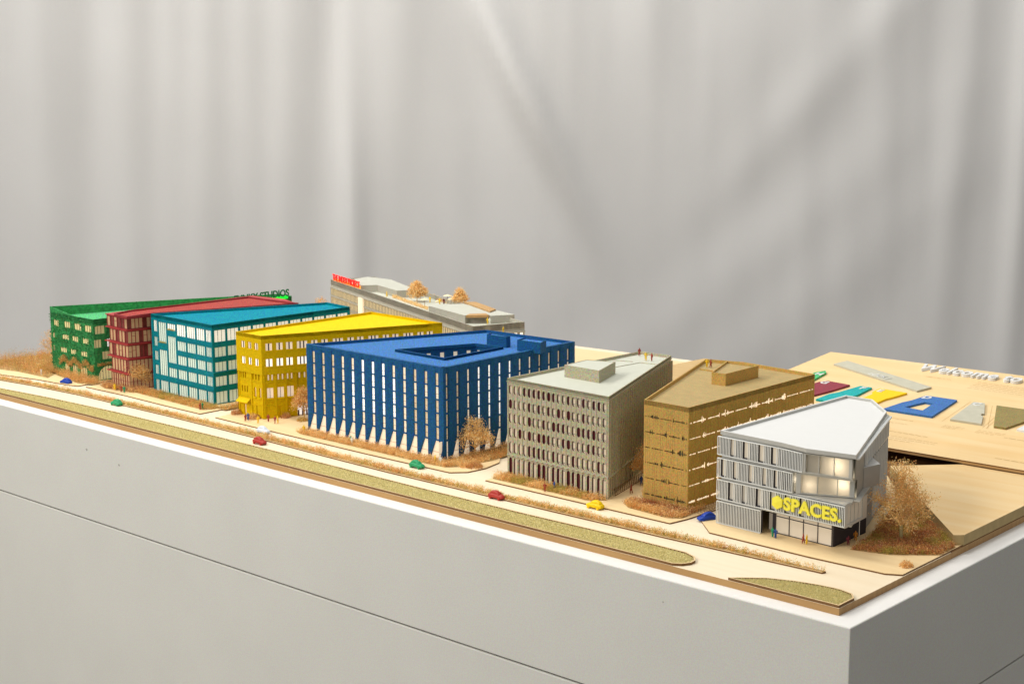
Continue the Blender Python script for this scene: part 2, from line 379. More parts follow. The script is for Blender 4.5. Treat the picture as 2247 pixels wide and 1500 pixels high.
# grass strip with kerb
gs = [(-2.128, .028), (-.262, .028), (-.252, .034), (-.246, .045), (-.247, .056), (-.256, .068), (-.275, .076), (-.36, .0775), (-.545, .073), (-.75, .073), (-1.0, .076), (-1.25, .078), (-1.52, .076), (-1.72, .066), (-1.87, .052), (-2.05, .036)]
def scaled_in(poly, t):
    P = [Vector(p) for p in poly]; n = len(P); out = []
    for i in range(n):
        a, b, c = P[i-1], P[i], P[(i+1) % n]; d1 = (b-a).normalized(); d2 = (c-b).normalized()
        bis = Vector((-d1.y-d2.y, d1.x+d2.x)); bis = bis/max(bis.length_squared, .6)*2; out.append(tuple(b+bis*t))
    return out
mb = MB(); mb.prism(gs, Z0+.0001, ZP+.0012, 0, 1, hole=scaled_in(gs, .0022)); tag(mb.build('kerb', [KERB, BURNT]), kind='structure')
wg = [(-.180, .028), (-.0312, .028), (-.0312, .062), (-.040, .074), (-.060, .079), (-.085, .077), (-.115, .070), (-.145, .058), (-.172, .036)]
mb = MB(); mb.prism(wg, Z0+.0001, ZP+.0012, 0, 1, hole=scaled_in(wg, .0020)); tag(mb.build('kerb', [KERB, BURNT]), kind='structure')
# planted median
md_lo = [(-2.128, .079), (-2.0, .092), (-1.85, .110), (-1.705, .119), (-1.42, .121), (-1.18, .117), (-1.0, .110), (-.85, .1065), (-.534, .109), (-.338, .112), (-.2, .117), (-.108, .1205)]
md_hi = [(-.106, .127), (-.2, .129), (-.338, .126), (-.534, .124), (-.85, .1225), (-1.0, .126), (-1.18, .132), (-1.42, .135), (-1.705, .132), (-1.85, .124), (-2.0, .106), (-2.128, .093)]
layer('median', md_lo+md_hi, Z0+.0001, ZP, KERB, BURNT)

def inside(p, poly):
    x, y = p; c = False; n = len(poly)
    for i in range(n):
        x1, y1 = poly[i]; x2, y2 = poly[(i+1) % n]
        if (y1 > y) != (y2 > y) and x < (x2-x1)*(y-y1)/(y2-y1)+x1: c = not c
    return c
def sample(poly, n, rnd):
    xs = [p[0] for p in poly]; ys = [p[1] for p in poly]; out = []; k = 0
    while len(out) < n and k < n*60:
        k += 1; p = (rnd.uniform(min(xs), max(xs)), rnd.uniform(min(ys), max(ys)))
        if inside(p, poly): out.append(p)
    return out
def grass(name, poly, n, label):
    rnd = random.Random(n); mb = MB(); mb.prism(poly, Z0+.0002, ZP-.0003, 1, 1)
    for p in sample(poly, n, rnd):
        h = rnd.uniform(.0010, .0026); a = rnd.uniform(0, 6.28); wd = rnd.uniform(.0004, .0008); lx, ly = rnd.uniform(-.001, .001), rnd.uniform(-.001, .001)
        x, y = p; dx, dy = math.cos(a)*wd, math.sin(a)*wd; z = ZP-.0004
        mb.face([(x-dx, y-dy, z), (x+dx, y+dy, z), (x+lx, y+ly, z+h)], 0)
    o = mb.build(name, [GRASS, mat('grass_mat', (.52, .44, .19), .9, var=.25, vscale=300)]); tag(o, label, 'grass', kind='stuff')
grass('grass', scaled_in(gs, .0026), 42000, 'long strip of short olive flock grass inside a rounded kerb')
grass('grass', scaled_in(wg, .0024), 6000, 'small wedge of olive flock grass at the near corner of the base board')

def tuft(mb, x, y, z, h, rnd, m=0, leaves=7, spread=.5, ls=.0011):
    """a small dried plant: thin stems with leaf flakes"""
    for k in range(2):
        a = rnd.uniform(0, 6.28); tx, ty = x+math.cos(a)*h*spread*.5, y+math.sin(a)*h*spread*.5; wd = .00018
        mb.face([(x-wd, y, z), (x+wd, y, z), (tx, ty, z+h)], m)
    for k in range(leaves):
        a = rnd.uniform(0, 6.28); r = rnd.random()**.7*h*spread; zz = z+h*rnd.uniform(.15, 1.05)
        c = Vector((x+math.cos(a)*r, y+math.sin(a)*r, zz)); u = Vector((rnd.gauss(0, 1), rnd.gauss(0, 1), rnd.gauss(0, .7))).normalized()*ls*rnd.uniform(.5, 1.2)
        v = u.orthogonal().normalized()*ls*rnd.uniform(.4, .9)
        mb.face([c-u*.6, c+v*.5, c+u*.6, c-v*.5], m)
def bed(poly, n, h, mats, label, leaves=7, z=ZP, spread=.5, ls=.0014, name='planting', soil=True, hfun=None, cat='plants'):
    rnd = random.Random(int(abs(poly[0][0])*9999)+n); mb = MB(); k = len(mats)
    if soil: mb.prism(poly, z+.0001, z+.0006, k, k)
    for p in sample(poly, n, rnd):
        nn = noise.noise(Vector((p[0]*45, p[1]*45, 1)))
        hh = h*rnd.uniform(.45, 1.1)*(1+.55*nn)*(hfun(p) if hfun else 1)
        mi = min(k-1, int((noise.noise(Vector((p[0]*30, p[1]*30, 9)))+.5+rnd.uniform(-.35, .35))*k)); mi = max(0, mi)
        tuft(mb, p[0], p[1], z, max(hh, .001), rnd, mi, leaves, spread, ls)
    o = mb.build(name, list(mats)+[SOIL]); return tag(o, label, cat, kind='stuff')
md = [(p[0], p[1]+.0025) for p in md_lo]+[(p[0], p[1]-.001) for p in md_hi]
bed(md, 5200, .0075, [RUST, GOLDL, OLIVEL, GOLDL], 'long narrow strip of rust and gold dried plants down the middle of the road', 8)
bed([(-1.64, .200), (-1.42, .190), (-1.405, .205), (-1.41, .222), (-1.63, .232)], 1500, .008, [RUST, RUST, OLIVEL], 'rust coloured planting along the foot of the teal building')
bed([(-1.160, .190), (-1.14, .182), (-.845, .180), (-.80, .182), (-.80, .200), (-.832, .203), (-1.152, .204)], 2600, .0085, [GOLDL, RUST, GOLDL], 'golden planting along the street front of the blue building')
bed([(-.826, .203), (-.80, .183), (-.785, .20), (-.775, .26), (-.785, .40), (-.822, .50)], 1900, .009, [GOLDL, RUST], 'golden planting along the side of the blue building beside the bike rack')
bed([(-.706, .186), (-.70, .181), (-.515, .181), (-.500, .200), (-.700, .208)], 1500, .009, [GOLDL, RUST, OLIVEL], 'golden planting along the street front of the pale grey building')
bed([(-.475, .205), (-.455, .190), (-.385, .184), (-.368, .196), (-.372, .26), (-.380, .228), (-.46, .225)], 1300, .009, [RUST, GOLDL, MAROONL], 'orange planting wrapped round the front corner of the bronze building')
bed([(-2.0, .215), (-1.80, .178), (-1.765, .19), (-1.76, .205), (-1.90, .235), (-1.96, .27), (-2.02, .28)], 2100, .016, [RUST, GOLDL, RUST], 'rust and gold shrubs along the front of the green building')
bed([a2(-30, 806, ZP), a2(40, 815, ZP), a2(105, 829, ZP), a2(135, 812, ZP), (-2.02, .32), (-2.06, .42), (-2.125, .42), a2(-40, 795, ZP)], 2600, .020, [RUST, OLIVEL, MAROONL, RUST], 'dense rust coloured shrubs at the far left end of the board')
bed([(-1.75, .195), (-1.72, .185), (-1.64, .195), (-1.62, .225), (-1.66, .226), (-1.73, .222), (-1.755, .25)], 900, .010, [RUST, MAROONL, GOLDL], 'rust coloured plants at the foot of the wine red building')
bed([(-1.408, .215), (-1.385, .215), (-1.375, .40), (-1.40, .40)], 700, .008, [RUST, OLIVEL], 'low rust plants between the teal and yellow buildings')
# planted bank at the right (rises against the ramp)
def bank(p): return 1.0
bankpoly = [(-.128, .222), (-.080, .236), (-.033, .275), (-.033, .318), (-.05, .335), (-.10, .385), (-.15, .44), (-.19, .47), (-.155, .36), (-.130, .27)]
bed(bankpoly, 5200, .0085, [MAROONL, RUST, MAROONL, OLIVEL], 'dark maroon and rust planting under the big tree beside the ramp', 9)

# ------------------------------------------------------------ ramp and tilted panel
RAMPZ = .0235
rampo = MB(); rampo.prism([(-.0302, .335), (-.0302, .90), (-.24, .90), (-.195, .668), (-.272, .590), (-.040, .326)], Z0+.0012, RAMPZ, 0, 1)
o = rampo.build('ramp_board', [PANELW, mat('ramp_edge', (.50, .37, .17), .7, var=.1)]); tag(o, 'thick plywood board with a cut corner lying under the tilted sign panel', 'board')
mb = MB(); mb.prism([(-.0298, .3), (-.0298, .9), (-.6, .9), (-.3, .55)], Z0+.0001, Z0+.0010, 0, 0); tag(mb.build('gap_shade_sheet', BURNT), kind='structure').name = 'under_shade_sheet'  # dark sheet standing in for the shade below the tilted panel
mb = MB(); mb.prism([a2(1466, 803, .014), a2(1545, 787, .014), a2(1640, 800, .014), a2(1600, 850, .014), a2(1462, 845, .014)], Z0+.0014, .0150, 0, 0); tag(mb.build('mound_board', wood('tan_board', (.60, .42, .20), (.52, .35, .15), 3, 40)), 'tan board lying behind the pale grey and bronze buildings', 'board')
SL = .04/.486; CS = math.cos(math.atan(SL))
pan = empty('sign_panel', (-.70, .655, RAMPZ), 'tilted plywood sign panel with coloured plan pieces and raised white lettering', 'sign panel')
def PPt(x, s, off=0.):
    """point on the tilted panel: x along the front, s up the slope, off normal"""
    y = .66+s*CS; z = .030+s*CS*SL; nrm = Vector((0, -SL, 1)).normalized(); return Vector((x, y, z))+nrm*off
def ptslab(mb, poly, o0, o1, mt=0, ms=0, hole=None):
    t = MB(); t.prism(poly, o0, o1, mt, ms, hole=hole)
    for f, m in zip(t.f, t.m): mb.face([PPt(*t.v[i]) for i in f], m)
PX1 = -.045
mb = MB(); ptslab(mb, [(-.70, 0), (PX1, .008), (PX1, .502), (-.70, .487)], -.0018, 0, 0, 1); mb.build('top_layer', [PANELW, BURNT], pan)
mb = MB(); ptslab(mb, [(-.70, .0005), (PX1, .0085), (PX1, .501), (-.70, .486)], -.0052, -.0019, 0, 0); mb.build('core_layer', wood('ply_core', (.66, .46, .24), (.52, .34, .16), 3, 60), pan)
mb = MB(); mb.box(-.69, -.06, 1.10, 1.12, Z0+.0015, .055); mb.build('rear_batten', EDGE, pan)
def plan(name, poly, m, letter, lx, ls, label, hole=None, lsz=.021):
    o_ = empty(name, tuple(PPt(lx, ls)), label, 'plan piece', 'coloured plan pieces on the sign panel')
    mb = MB(); ptslab(mb, poly, .0001, .0036, 0, 0, hole); mb.build('plate', m, o_)
    text(letter, 'letter', WHITEL, o_, PPt(lx, ls-.004, .0037), lsz, ext=.0003, panel=True, bold=.03); return o_
FONTOFF = {}
def text(s, name, m, parent, loc, size, ext=.001, panel=False, rotz=0, upright=False, bold=.0, align='CENTER', spacing=1.0, base=None, xs=1.0):
    cu = bpy.data.curves.new('t', 'FONT'); cu.body = s; cu.size = 1; cu.extrude = ext/size; cu.align_x = align; cu.offset = bold; cu.space_character = spacing; cu.resolution_u = 4
    if bold > 0: cu.bevel_depth = 0
    t = bpy.data.objects.new('t', cu); C.objects.link(t); bpy.context.view_layer.update()
    me = bpy.data.meshes.new_from_object(t.evaluated_get(bpy.context.evaluated_depsgraph_get())); bpy.data.objects.remove(t); bpy.data.curves.remove(cu)
    me.materials.clear(); me.materials.append(m)
    X = Vector((math.cos(rotz), math.sin(rotz), 0)); Y = Vector((-math.sin(rotz), math.cos(rotz), 0)); Z = Vector((0, 0, 1))
    if panel: Y = Vector((-math.sin(rotz), math.cos(rotz)*CS, math.cos(rotz)*CS*SL)); Z = X.cross(Y)
    if upright: Y, Z = Vector((0, 0, 1)), X.cross(Vector((0, 0, 1)))
    loc = Vector(loc)
    for v in me.vertices: v.co = loc+(X*v.co.x*xs+Y*v.co.y+Z*(v.co.z+ext/size))*size
    o = bpy.data.objects.new(name, me); C.objects.link(o); me.name = name
    if parent: o.parent = parent; o.matrix_parent_inverse = Matrix.Translation(-wloc(parent))
    return o
plan('plan_piece', [(-.628, .200), (-.590, .165), (-.585, .200), (-.594, .31), (-.600, .347), (-.632, .347), (-.632, .28)][0:7] and [(-.640, .20), (-.615, .18), (-.606, .199), (-.615, .286), (-.621, .337), (-.630, .349), (-.640, .33)], GREENR, 'H', -.6265, .318, 'small green plan piece lettered H beyond the bronze building')
plan('plan_piece', [(-.605, .19), (-.571, .171), (-.562, .197), (-.555, .221), (-.550, .241), (-.542, .284), (-.590, .289), (-.599, .278), (-.607, .24)], mat('wine_plate', (.25, .03, .05), .6, grain=.4), 'G', -.588, .272, 'wine red plan piece lettered G')
plan('plan_piece', [(-.546, .175), (-.524, .175), (-.513, .194), (-.498, .230), (-.500, .287), (-.523, .287), (-.535, .232), (-.543, .214)], mat('teal_plate', (.0, .36, .36), .6, grain=.4), 'F', -.511, .272, 'narrow teal plan piece lettered F')
plan('plan_piece', [(-.490, .195), (-.447, .195), (-.445, .235), (-.440, .250), (-.432, .286), (-.486, .289), (-.486, .262), (-.479, .250), (-.481, .226)], mat('yellow_plate', (.86, .56, .0), .6, var=.02), 'E', -.477, .272, 'bright yellow plan piece lettered E')
plan('plan_piece', [(-.420, .179), (-.331, .179), (-.340, .287), (-.397, .287), (-.404, .247), (-.411, .230)], mat('blue_plate', (.04, .15, .42), .6, grain=.5), 'D', -.389, .272, 'blue plan piece lettered D with a cut out courtyard', hole=[(-.394, .206), (-.360, .203), (-.364, .248), (-.379, .249), (-.386, .232)])
plan('plan_piece', [(-.300, .180), (-.246, .180), (-.263, .222), (-.268, .224), (-.271, .233), (-.267, .235), (-.293, .292), (-.312, .290)], mat('grey_plate', (.50, .48, .38), .6), 'C', -.301, .276, 'wedge shaped light grey plan piece lettered C')
plan('plan_piece', [(-.225, .179), (-.205, .179), (-.180, .291), (-.271, .289), (-.249, .236)], mat('olive_plate', (.27, .21, .07), .6, grain=.5), 'B', -.200, .262, 'olive brown plan piece lettered B')
plan('plan_piece', [(-.188, .181), (-.150, .172), (-.10, .20), (-.10, .26), (-.165, .262), (-.186, .215)], WHITEL, 'A', -.13, .25, 'white plan piece lettered A cut off by the picture edge')
bar = empty('plan_piece', tuple(PPt(-.53, .37)), 'long light grey plan bar lettered BLOCK J lying diagonally above the coloured pieces', 'plan piece', 'coloured plan pieces on the sign panel')
mb = MB(); ptslab(mb, [(-.642, .398), (-.424, .306), (-.414, .340), (-.632, .432)], .0001, .0036); mb.build('plate', bpy.data.materials['grey_plate'], bar)
text('BLOCK J', 'letter', WHITEL, bar, PPt(-.533, .358, .0037), .017, ext=.0003, panel=True, rotz=-.40, spacing=1.05)
text('Welcome to', 'raised_lettering', WHITEL, pan, PPt(-.4935, .438, .0002), .050, ext=.0026, panel=True, bold=.024, align='LEFT', xs=.745, spacing=1.02)
# engraved small print, kept as broken strokes
rr = random.Random(3)
def para(x0, x1, s0, rows, step, last=.6, m=0, wd=.0006, slant=0):
    mb = MB()
    for k in range(rows):
        x = x0; e = x1 if k < rows-1 else x0+(x1-x0)*last
        while x < e:
            l = rr.uniform(.004, .013); x2 = min(x+l, e); s = s0-k*step
            mb.face([PPt(x, s-wd, .0003), PPt(x2, s-wd, .0003), PPt(x2, s+wd, .0003), PPt(x, s+wd, .0003)], m); x = x2+.0022
    mb.build('engraved_paragraph', TANLINE, pan)
para(-.365, -.20, .418, 5, .0105, .9); para(-.46, -.38, .41, 1, .01)
para(-.395, -.349, .149, 1, .006, 1, wd=.0005); para(-.395, -.345, .128, 2, .006, .5, wd=.0004)
para(-.400, -.290, .083, 1, .007, 1, wd=.0006); para(-.400, -.262, .062, 3, .009, .75, wd=.0005)
para(-.297, -.262, .155, 3, .006, .7, wd=.0004); para(-.240, -.195, .157, 3, .007, .7, wd=.0004); para(-.19, -.14, .140, 1, .007, 1, wd=.0007)
para(-.158, -.10, .039, 1, .007, 1, wd=.0008)
# faint outline of streets on the panel around the grey piece
mb = MB()
for x0, s0, x1, s1 in [(-.240, .170, -.258, .30), (-.234, .170, -.252, .30), (-.310, .170, -.322, .30), (-.232, .172, -.281, .294)]:
    a, b = PPt(x0, s0, .0003), PPt(x1, s1, .0003); mb.face([a, a+Vector((.0006, 0, 0)), b+Vector((.0006, 0, 0)), b], 0)
mb.build('engraved_outline', TANLINE, pan)

# ------------------------------------------------------------ yellow building
def rows_holes(cols, rows): return [(c0, c1, r0, r1) for c0, c1 in cols for r0, r1 in rows]
ZT = .158
Y_ = empty('yellow_building', (-1.24, .37, ZP), 'mustard yellow office model with square windows and a bright yellow roof', 'model building')
YP = [(-1.344, .213), (-1.273, .212), (-1.136, .519), (-1.332, .526)]
FF = Fac(YP[0], YP[1]); FR = Fac(YP[1], YP[2]); FB = Fac(YP[2], YP[3]); FL = Fac(YP[3], YP[0])
wall = MB()
fc = [(.0135, .0245), (.0325, .0425), (.051, .0615)]
hf = rows_holes(fc, [(.1318, .1436), (.1035, .1160)])
FF.wall(wall, .0895, ZT, hf, .0024)
rc = [(.0075, .0193), (.0265, .0382), (.0440, .0558), (.0635, .0825), (.0895, .1010), (.1080, .1200), (.1290, .1480), (.1560, .1680), (.1740, .1860), (.1950, .2140), (.2220, .2340), (.2400, .2520), (.2610, .2800), (.2880, .3000), (.3060, .3180)]
hr = rows_holes(rc, [(.1312, .1438), (.1030, .1165)])
FR.wall(wall, .0895, ZT, hr, .0024)
FB.wall(wall, ZP, ZT, []); FL.wall(wall, ZP, ZT, [])
YQ = [(-1.3435, .2155), (-1.2745, .2145), (-1.139, .517), (-1.332, .5255)]   # lower block set back 2 mm
GF = Fac(YQ[0], YQ[1]); GR = Fac(YQ[1], YQ[2])
mb_ = wall
mb_.prism(YP, .0885, .0896, 0, 0)
lowF = [(.006+.0062*k, .0088+.0062*k, .0772, .0880) for k in range(3)]+[(.0395+.0082*k, .0430+.0082*k, .0780, .0888) for k in range(3)]
lowF += [(.0085+.0072*k, .0115+.0072*k, .0525, .0635) for k in range(3)]+[(.0430, .0485, .0470, .0640), (.0570, .0625, .0470, .0640), (.0480, .0510, .0125, .034), (.013, .019, .0125, .030)]
GF.wall(wall, ZP, .0885, lowF, .0035)
lowR = [(.0085+k, .0118+k, .0782, .0880) for k in (0, .0068)]+[(.0262+k, .0295+k, .0782, .0880) for k in (0, .0075)]+[(.0430+k, .0463+k, .0782, .0880) for k in (0, .0072)]
lowR += [(.0640+.0095*k, .0675+.0095*k, .0782, .0880) for k in range(28)]
lowR += [(.0068, .0186, .0466, .0648), (.0256, .0374, .0466, .0650), (.0430, .0552, .0466, .0655)]
GR.wall(wall, .0465-.012, .0885, lowR, .0035)
GR.wall(wall, ZP, .0345, [(.0250, .0300, .0115, .0300)], .003, u1=.060)
wall.build('wall', YEL, Y_)
wn = [Y_WM for Y_WM in ()]
for h in hf: FF.pane('window', Y_, h, .0023, [W_YELB if h[2] < .12 else W_YEL, MULL], 1, mw=.0009)
for h in hr:
    wide = h[1]-h[0] > .015
    FR.pane('window', Y_, h, .0023, [W_YELB if h[2] < .12 and h[0] < .2 else W_YEL, YEL if h[2] < 0 else MULL], 2 if wide else 1, mw=.0011)
for i, h in enumerate(lowF): GF.pane('window', Y_, h, .0034, [W_YEL if i in (9, 10, 11) else (YEL if i != 12 else W_BLUM), YEL], 0)
n_ = 0
for h in lowR:
    big = h[1]-h[0] > .01; GR.pane('window', Y_, h, .0034, [W_YEL, MULL], 1 if big else 0)
GR.pane('door', Y_, (.0250, .0300, .0115, .0300), .0029, [YELR, MULL], 0)
def sill(F_, h, e, t_, o_):
    sl = MB(); sl.obox(F_.P(h[0]-e, h[2]-t_-.0002, 0), (F_.u*(h[1]-h[0]+2*e)).to_3d(), (0, 0, t_), (F_.n*o_).to_3d()); sl.build('sill', YELR, Y_)
for F_, hs in ((FF, hf), (FR, hr)):
    for h in hs: sill(F_, h, .0008, .0010, .0012)
for h in lowR[-3:]: sill(GR, h, .0004, .0014, .0014)
for h in lowF[9:11]: sill(GF, h, .0004, .0014, .0014)
cl = MB()   # pilasters and bands of the lower block
for u in (.0005, .0355, .0660): cl.obox(GF.P(u, ZP, 0), (GF.u*.003).to_3d(), (0, 0, .0775), (GF.n*.0014).to_3d())
for z in (.0735, .0430, .0325): cl.obox(GF.P(.0008, z, 0), (GF.u*.067).to_3d(), (0, 0, .0015), (GF.n*.0010).to_3d())
for u in (.0005, .0205, .0395, .0575): cl.obox(GR.P(u, ZP, 0), (GR.u*.0028).to_3d(), (0, 0, .0775), (GR.n*.0014).to_3d())
for z in (.0745, .0405, .0325): cl.obox(GR.P(.0008, z, 0), (GR.u*.058).to_3d(), (0, 0, .0015), (GR.n*.0010).to_3d())
cl.build('pilaster', YEL, Y_)
aw = MB(); aw.face([GF.P(.002, .0425, .0005), GF.P(.002, .0355, .010), GF.P(.034, .0355, .010), GF.P(.034, .0425, .0005)]); aw.face([GF.P(.002, .0420, .0005), GF.P(.034, .0420, .0005), GF.P(.034, .0350, .010), GF.P(.002, .0350, .010)])
aw.face([GF.P(.002, .0355, .010), GF.P(.002, .0350, .010), GF.P(.034, .0350, .010), GF.P(.034, .0355, .010)])
aw.build('awning', YELR, Y_)
parapet_roof(Y_, YP, ZT, .0045, .0022, YEL, YELR)
# lit glazed ground floor set back behind the overhang
gl = MB(); GI = Fac((-1.268-.02, .300), (-1.165, .500)); 
GL = Fac(GR.P(.060, 0, -.012)[:2], GR.P(.325, 0, -.012)[:2])
GL.pane('ground_floor_glazing', Y_, (0, GL.L, ZP, .0345), 0, [W_YELB, MULL], 40, (.026,), mw=.00025)
bl = MB()
for k in range(12): bl.obox(GR.P(.062+.0075*k, ZP, -.002), (GR.u*.0022).to_3d(), (0, 0, .010), (GR.n*-.002).to_3d())
bl.build('bollard_row', MARN, Y_)

# ------------------------------------------------------------ teal building
T_ = empty('teal_building', (-1.52, .39, ZP), 'teal office model with wide glazed bays framed in dark teal', 'model building')
TP = [(-1.632, .237), (-1.434, .229), (-1.410, .542), (-1.490, .553)]
FF = Fac(TP[0], TP[1]); FR = Fac(TP[1], TP[2]); FB = Fac(TP[2], TP[3]); FL = Fac(TP[3], TP[0])
rows = [(.1255, .1470), (.0980, .1155), (.0710, .0882), (.0440, .0615), (.0120, .0335)]
cols = [(.0075, .0195), (.0235, .0495), (.0530, .0800), (.0840, .1130), (.1165, .1440), (.1475, .1735), (.1770, .1945)]
H = []
for ci, c in enumerate(cols):
    rs = list(rows)
    if ci == 1: rs = [(rows[1][0]+.008, .1455), (rows[3][0], .0925), rows[4]]
    if ci == 2: rs = [(.1330, .1455), (rows[2][0], .1215), rows[3], rows[4]]
    for r in rs: H.append((c[0], c[1], r[0], r[1]))
wall = MB(); FF.wall(wall, ZP, ZT, H, .0020)
rcols = [(.0050+.0279*k, .0290+.0279*k) for k in range(11)]
HR = rows_holes(rcols, rows); FR.wall(wall, ZP, ZT, HR, .0020)
FB.wall(wall, ZP, ZT, []); FL.wall(wall, ZP, ZT, []); wall.build('wall', TEAL, T_)
TM = mat('teal_mullion', (.02, .12, .14), .5)
for h in H: FF.pane('window', T_, h, .0019, [W_TEALB if h[2] > .12 else W_TEAL, TM], 2 if h[1]-h[0] < .015 else 3, mw=.00028)
for h in HR: FR.pane('window', T_, h, .0019, [W_TEALB if h[2] > .12 else W_TEAL, TM], 2, mw=.00028)
tm = MB()
for z in (.0690, ): tm.obox(FR.P(0, z, .0), (FR.u*FR.L).to_3d(), (0, 0, .0012), (FR.n*.0025).to_3d())
for z in (.1190, .0360): tm.obox(FF.P(.082, z, .0), (FF.u*.115).to_3d(), (0, 0, .0010), (FF.n*.0012).to_3d())
tm.build('ledge', TEAL, T_)
parapet_roof(T_, TP, ZT, .0045, .0022, TEAL, TEALR)
for (u0, u1, z) in ((.054, .079, .1330), (.024, .050, .1060)):
    mb = MB(); rnd = random.Random(5)
    for k in range(60):
        p = FF.P(rnd.uniform(u0, u1), z, rnd.uniform(-.002, .0018)); tuft(mb, p[0], p[1], p[2], .003, rnd, 0, 4, .5, .0009)
    mb.build('balcony_plants', OLIVEL, T_)

# ------------------------------------------------------------ blue building
B_ = empty('blue_building', (-.95, .36, ZP), 'dark blue office block model with tall fins, slot windows and a courtyard', 'model building')
BP = [(-1.1530, .2115), (-.8290, .2085), (-.8260, .5210), (-1.0210, .5130)]
FF = Fac(BP[0], BP[1]); FR = Fac(BP[1], BP[2]); FB = Fac(BP[2], BP[3]); FL = Fac(BP[3], BP[0])
wall = MB(); spans = {}; bluewins = []
zr = [(.1285, .1475), (.1072, .1268), (.0857, .1053), (.0640, .0838), (.0430, .0620)]
def blue_face(F, us, sw, dp, tri=True):
    edges = []
    for i, u in enumerate(us):
        s0, s1 = u-sw/2, u+sw/2
        edges.append((s0, s1))
    prev = 0.
    for i, (s0, s1) in enumerate(edges+[(F.L, F.L)]):
        # folded panel between prev and s0
        a, b = prev, s0
        if b-a > .001:
            mid = a+(b-a)*.45; pk = .0011 if b-a > .01 else .0007
            for q0, q1, d0, d1 in ((a, mid, .0004, pk), (mid, b, pk, .0004)):
                zb = ZP
                wall.face([F.P(q0, .043, d0), F.P(q1, .043, d1), F.P(q1, ZT, d1), F.P(q0, ZT, d0)])
            nxt = tri and i < len(edges)
            cut = sw*1.95 if nxt else 0
            c2 = b-cut
            # base part tapering towards the foot
            wall.face([F.P(a, ZP, .0004), F.P(c2 if nxt else b, ZP, .0016), F.P(b, .043, .0004), F.P(mid, .043, pk), F.P(a, .043, .0004)])
            wall.face([F.P(c2 if nxt else b, ZP, .0016), F.P(c2 if nxt else b, ZP, -.006), F.P(b, .043, -.006), F.P(b, .043, .0004)])
            # sides
            for q in (a, b):
                wall.face([F.P(q, .0425, .0004), F.P(q, .0425, -.006), F.P(q, ZT, -.006), F.P(q, ZT, .0004)])
            wall.face([F.P(a, ZP, .0004), F.P(a, ZP, -.006), F.P(a, .043, -.006), F.P(a, .043, .0004)])
            wall.face([F.P(a, ZT, .0004), F.P(mid, ZT, pk), F.P(b, ZT, .0004), F.P(b, ZT, -.006), F.P(a, ZT, -.006)])
        if i < len(edges):
            wall.face([F.P(s0, zr[0][1], -.0005), F.P(s1, zr[0][1], -.0005), F.P(s1, ZT, -.0005), F.P(s0, ZT, -.0005)])
            wall.face([F.P(s0, zr[0][1], -.0005), F.P(s0, zr[0][1], -.006), F.P(s1, zr[0][1], -.006), F.P(s1, zr[0][1], -.0005)])
            wall.face([F.P(s0, ZT, -.0005), F.P(s1, ZT, -.0005), F.P(s1, ZT, -.006), F.P(s0, ZT, -.006)])
            for k, z in enumerate([r[0]-.0018 for r in zr]):
                spans.setdefault((F is FFb, k), MB()).obox(F.P(s0-.0022, z, -.0055), (F.u*(sw+.0030)).to_3d(), (0, 0, .0016), (F.n*.0072).to_3d())
            for k, r in enumerate(zr):
                c = (i+.5)/len(edges); hot = math.exp(-((c-.5)/.16)**2) if F is FFb else math.exp(-((c-.42)/.2)**2)
                m = W_BLUB if (hot > .55 and k in (0, 1, 2, 3)) or (F is FFb and k in (1, 2, 3) and hot > .35) else (W_BLUM if hot > .12 or k == 1 and i > 9 else W_BLU)
                bluewins.append((F, (s0, s1, r[0], r[1]), m, 1))
            bluewins.append((F, (s0-(sw*1.95 if tri and (s0-prev) > .004 else 0), s1, ZP, .0412), W_BLUM, 2))
        prev = s1
FFb = FF
usF = [.0180+.02432*k for k in range(13)]
usR = [.0080+.0240*k for k in range(13)]
blue_face(FF, usF, .0070, 0); blue_face(FR, usR, .0064, 0)
FB.wall(wall, ZP, ZT, []); FL.wall(wall, ZP, ZT, [])
# courtyard walls
CP = [(-1.005, .275), (-.887, .271), (-.886, .409), (-.944, .403)]
cin = [Vector(p) for p in CP]
for i in range(4):
    F = Fac(CP[(i+1) % 4], CP[i])
    hs = [(F.L*(k+.5)/6-.004, F.L*(k+.5)/6+.004, .127, .146) for k in range(6)] if i in (2, 3) else []
    F.wall(wall, .06, ZT-.001, hs, .004)
    for h in hs: bluewins.append((F, h, W_BLUM, 0))
wall.build('wall', BLUE, B_)
for sp_ in spans.values(): sp_.build('floor_ledge', BLUE, B_)
bluewins.sort(key=lambda t: -(t[1][1]-t[1][0])*(t[1][3]-t[1][2])-(1 if t[0] is FFb else 0))
restw = MB()
for i, (F, h, m, hm) in enumerate(bluewins):
    dpt = .0039 if hm == 0 else (.0017 if F is FFb else .0030)
    hms = (h[2]+(h[3]-h[2])*.38,) if hm == 1 else ((h[2]+.012,) if hm == 2 else ())
    if i < 99: F.pane('window', B_, h, dpt, [m, mat('slot_bar', (.35, .2, .1), .6) if i == 0 else bpy.data.materials['slot_bar']], 0, hms, mw=.00018)
    else:
        mi = [W_BLU, W_BLUM, W_BLUB].index(m); d = -dpt+.0001
        restw.face([F.P(h[0]-.0003, h[2], d), F.P(h[1]+.0003, h[2], d), F.P(h[1]+.0003, h[3], d), F.P(h[0]-.0003, h[3], d)], mi)
        for z in hms: restw.obox(F.P(h[0], z-.0002, d+.0001), (F.u*(h[1]-h[0])).to_3d(), (0, 0, .0004), (F.n*.0004).to_3d(), 3)
tag(restw.build('window_rest', [W_BLU, W_BLUM, W_BLUB, bpy.data.materials['slot_bar']], B_), kind='stuff').name = 'far_windows'
parapet_roof(B_, [tuple(Vector(p)) for p in BP], ZT, .0050, .0020, BLUE, BLUER, hole=[tuple(p) for p in scaled_in(CP, .0001)])
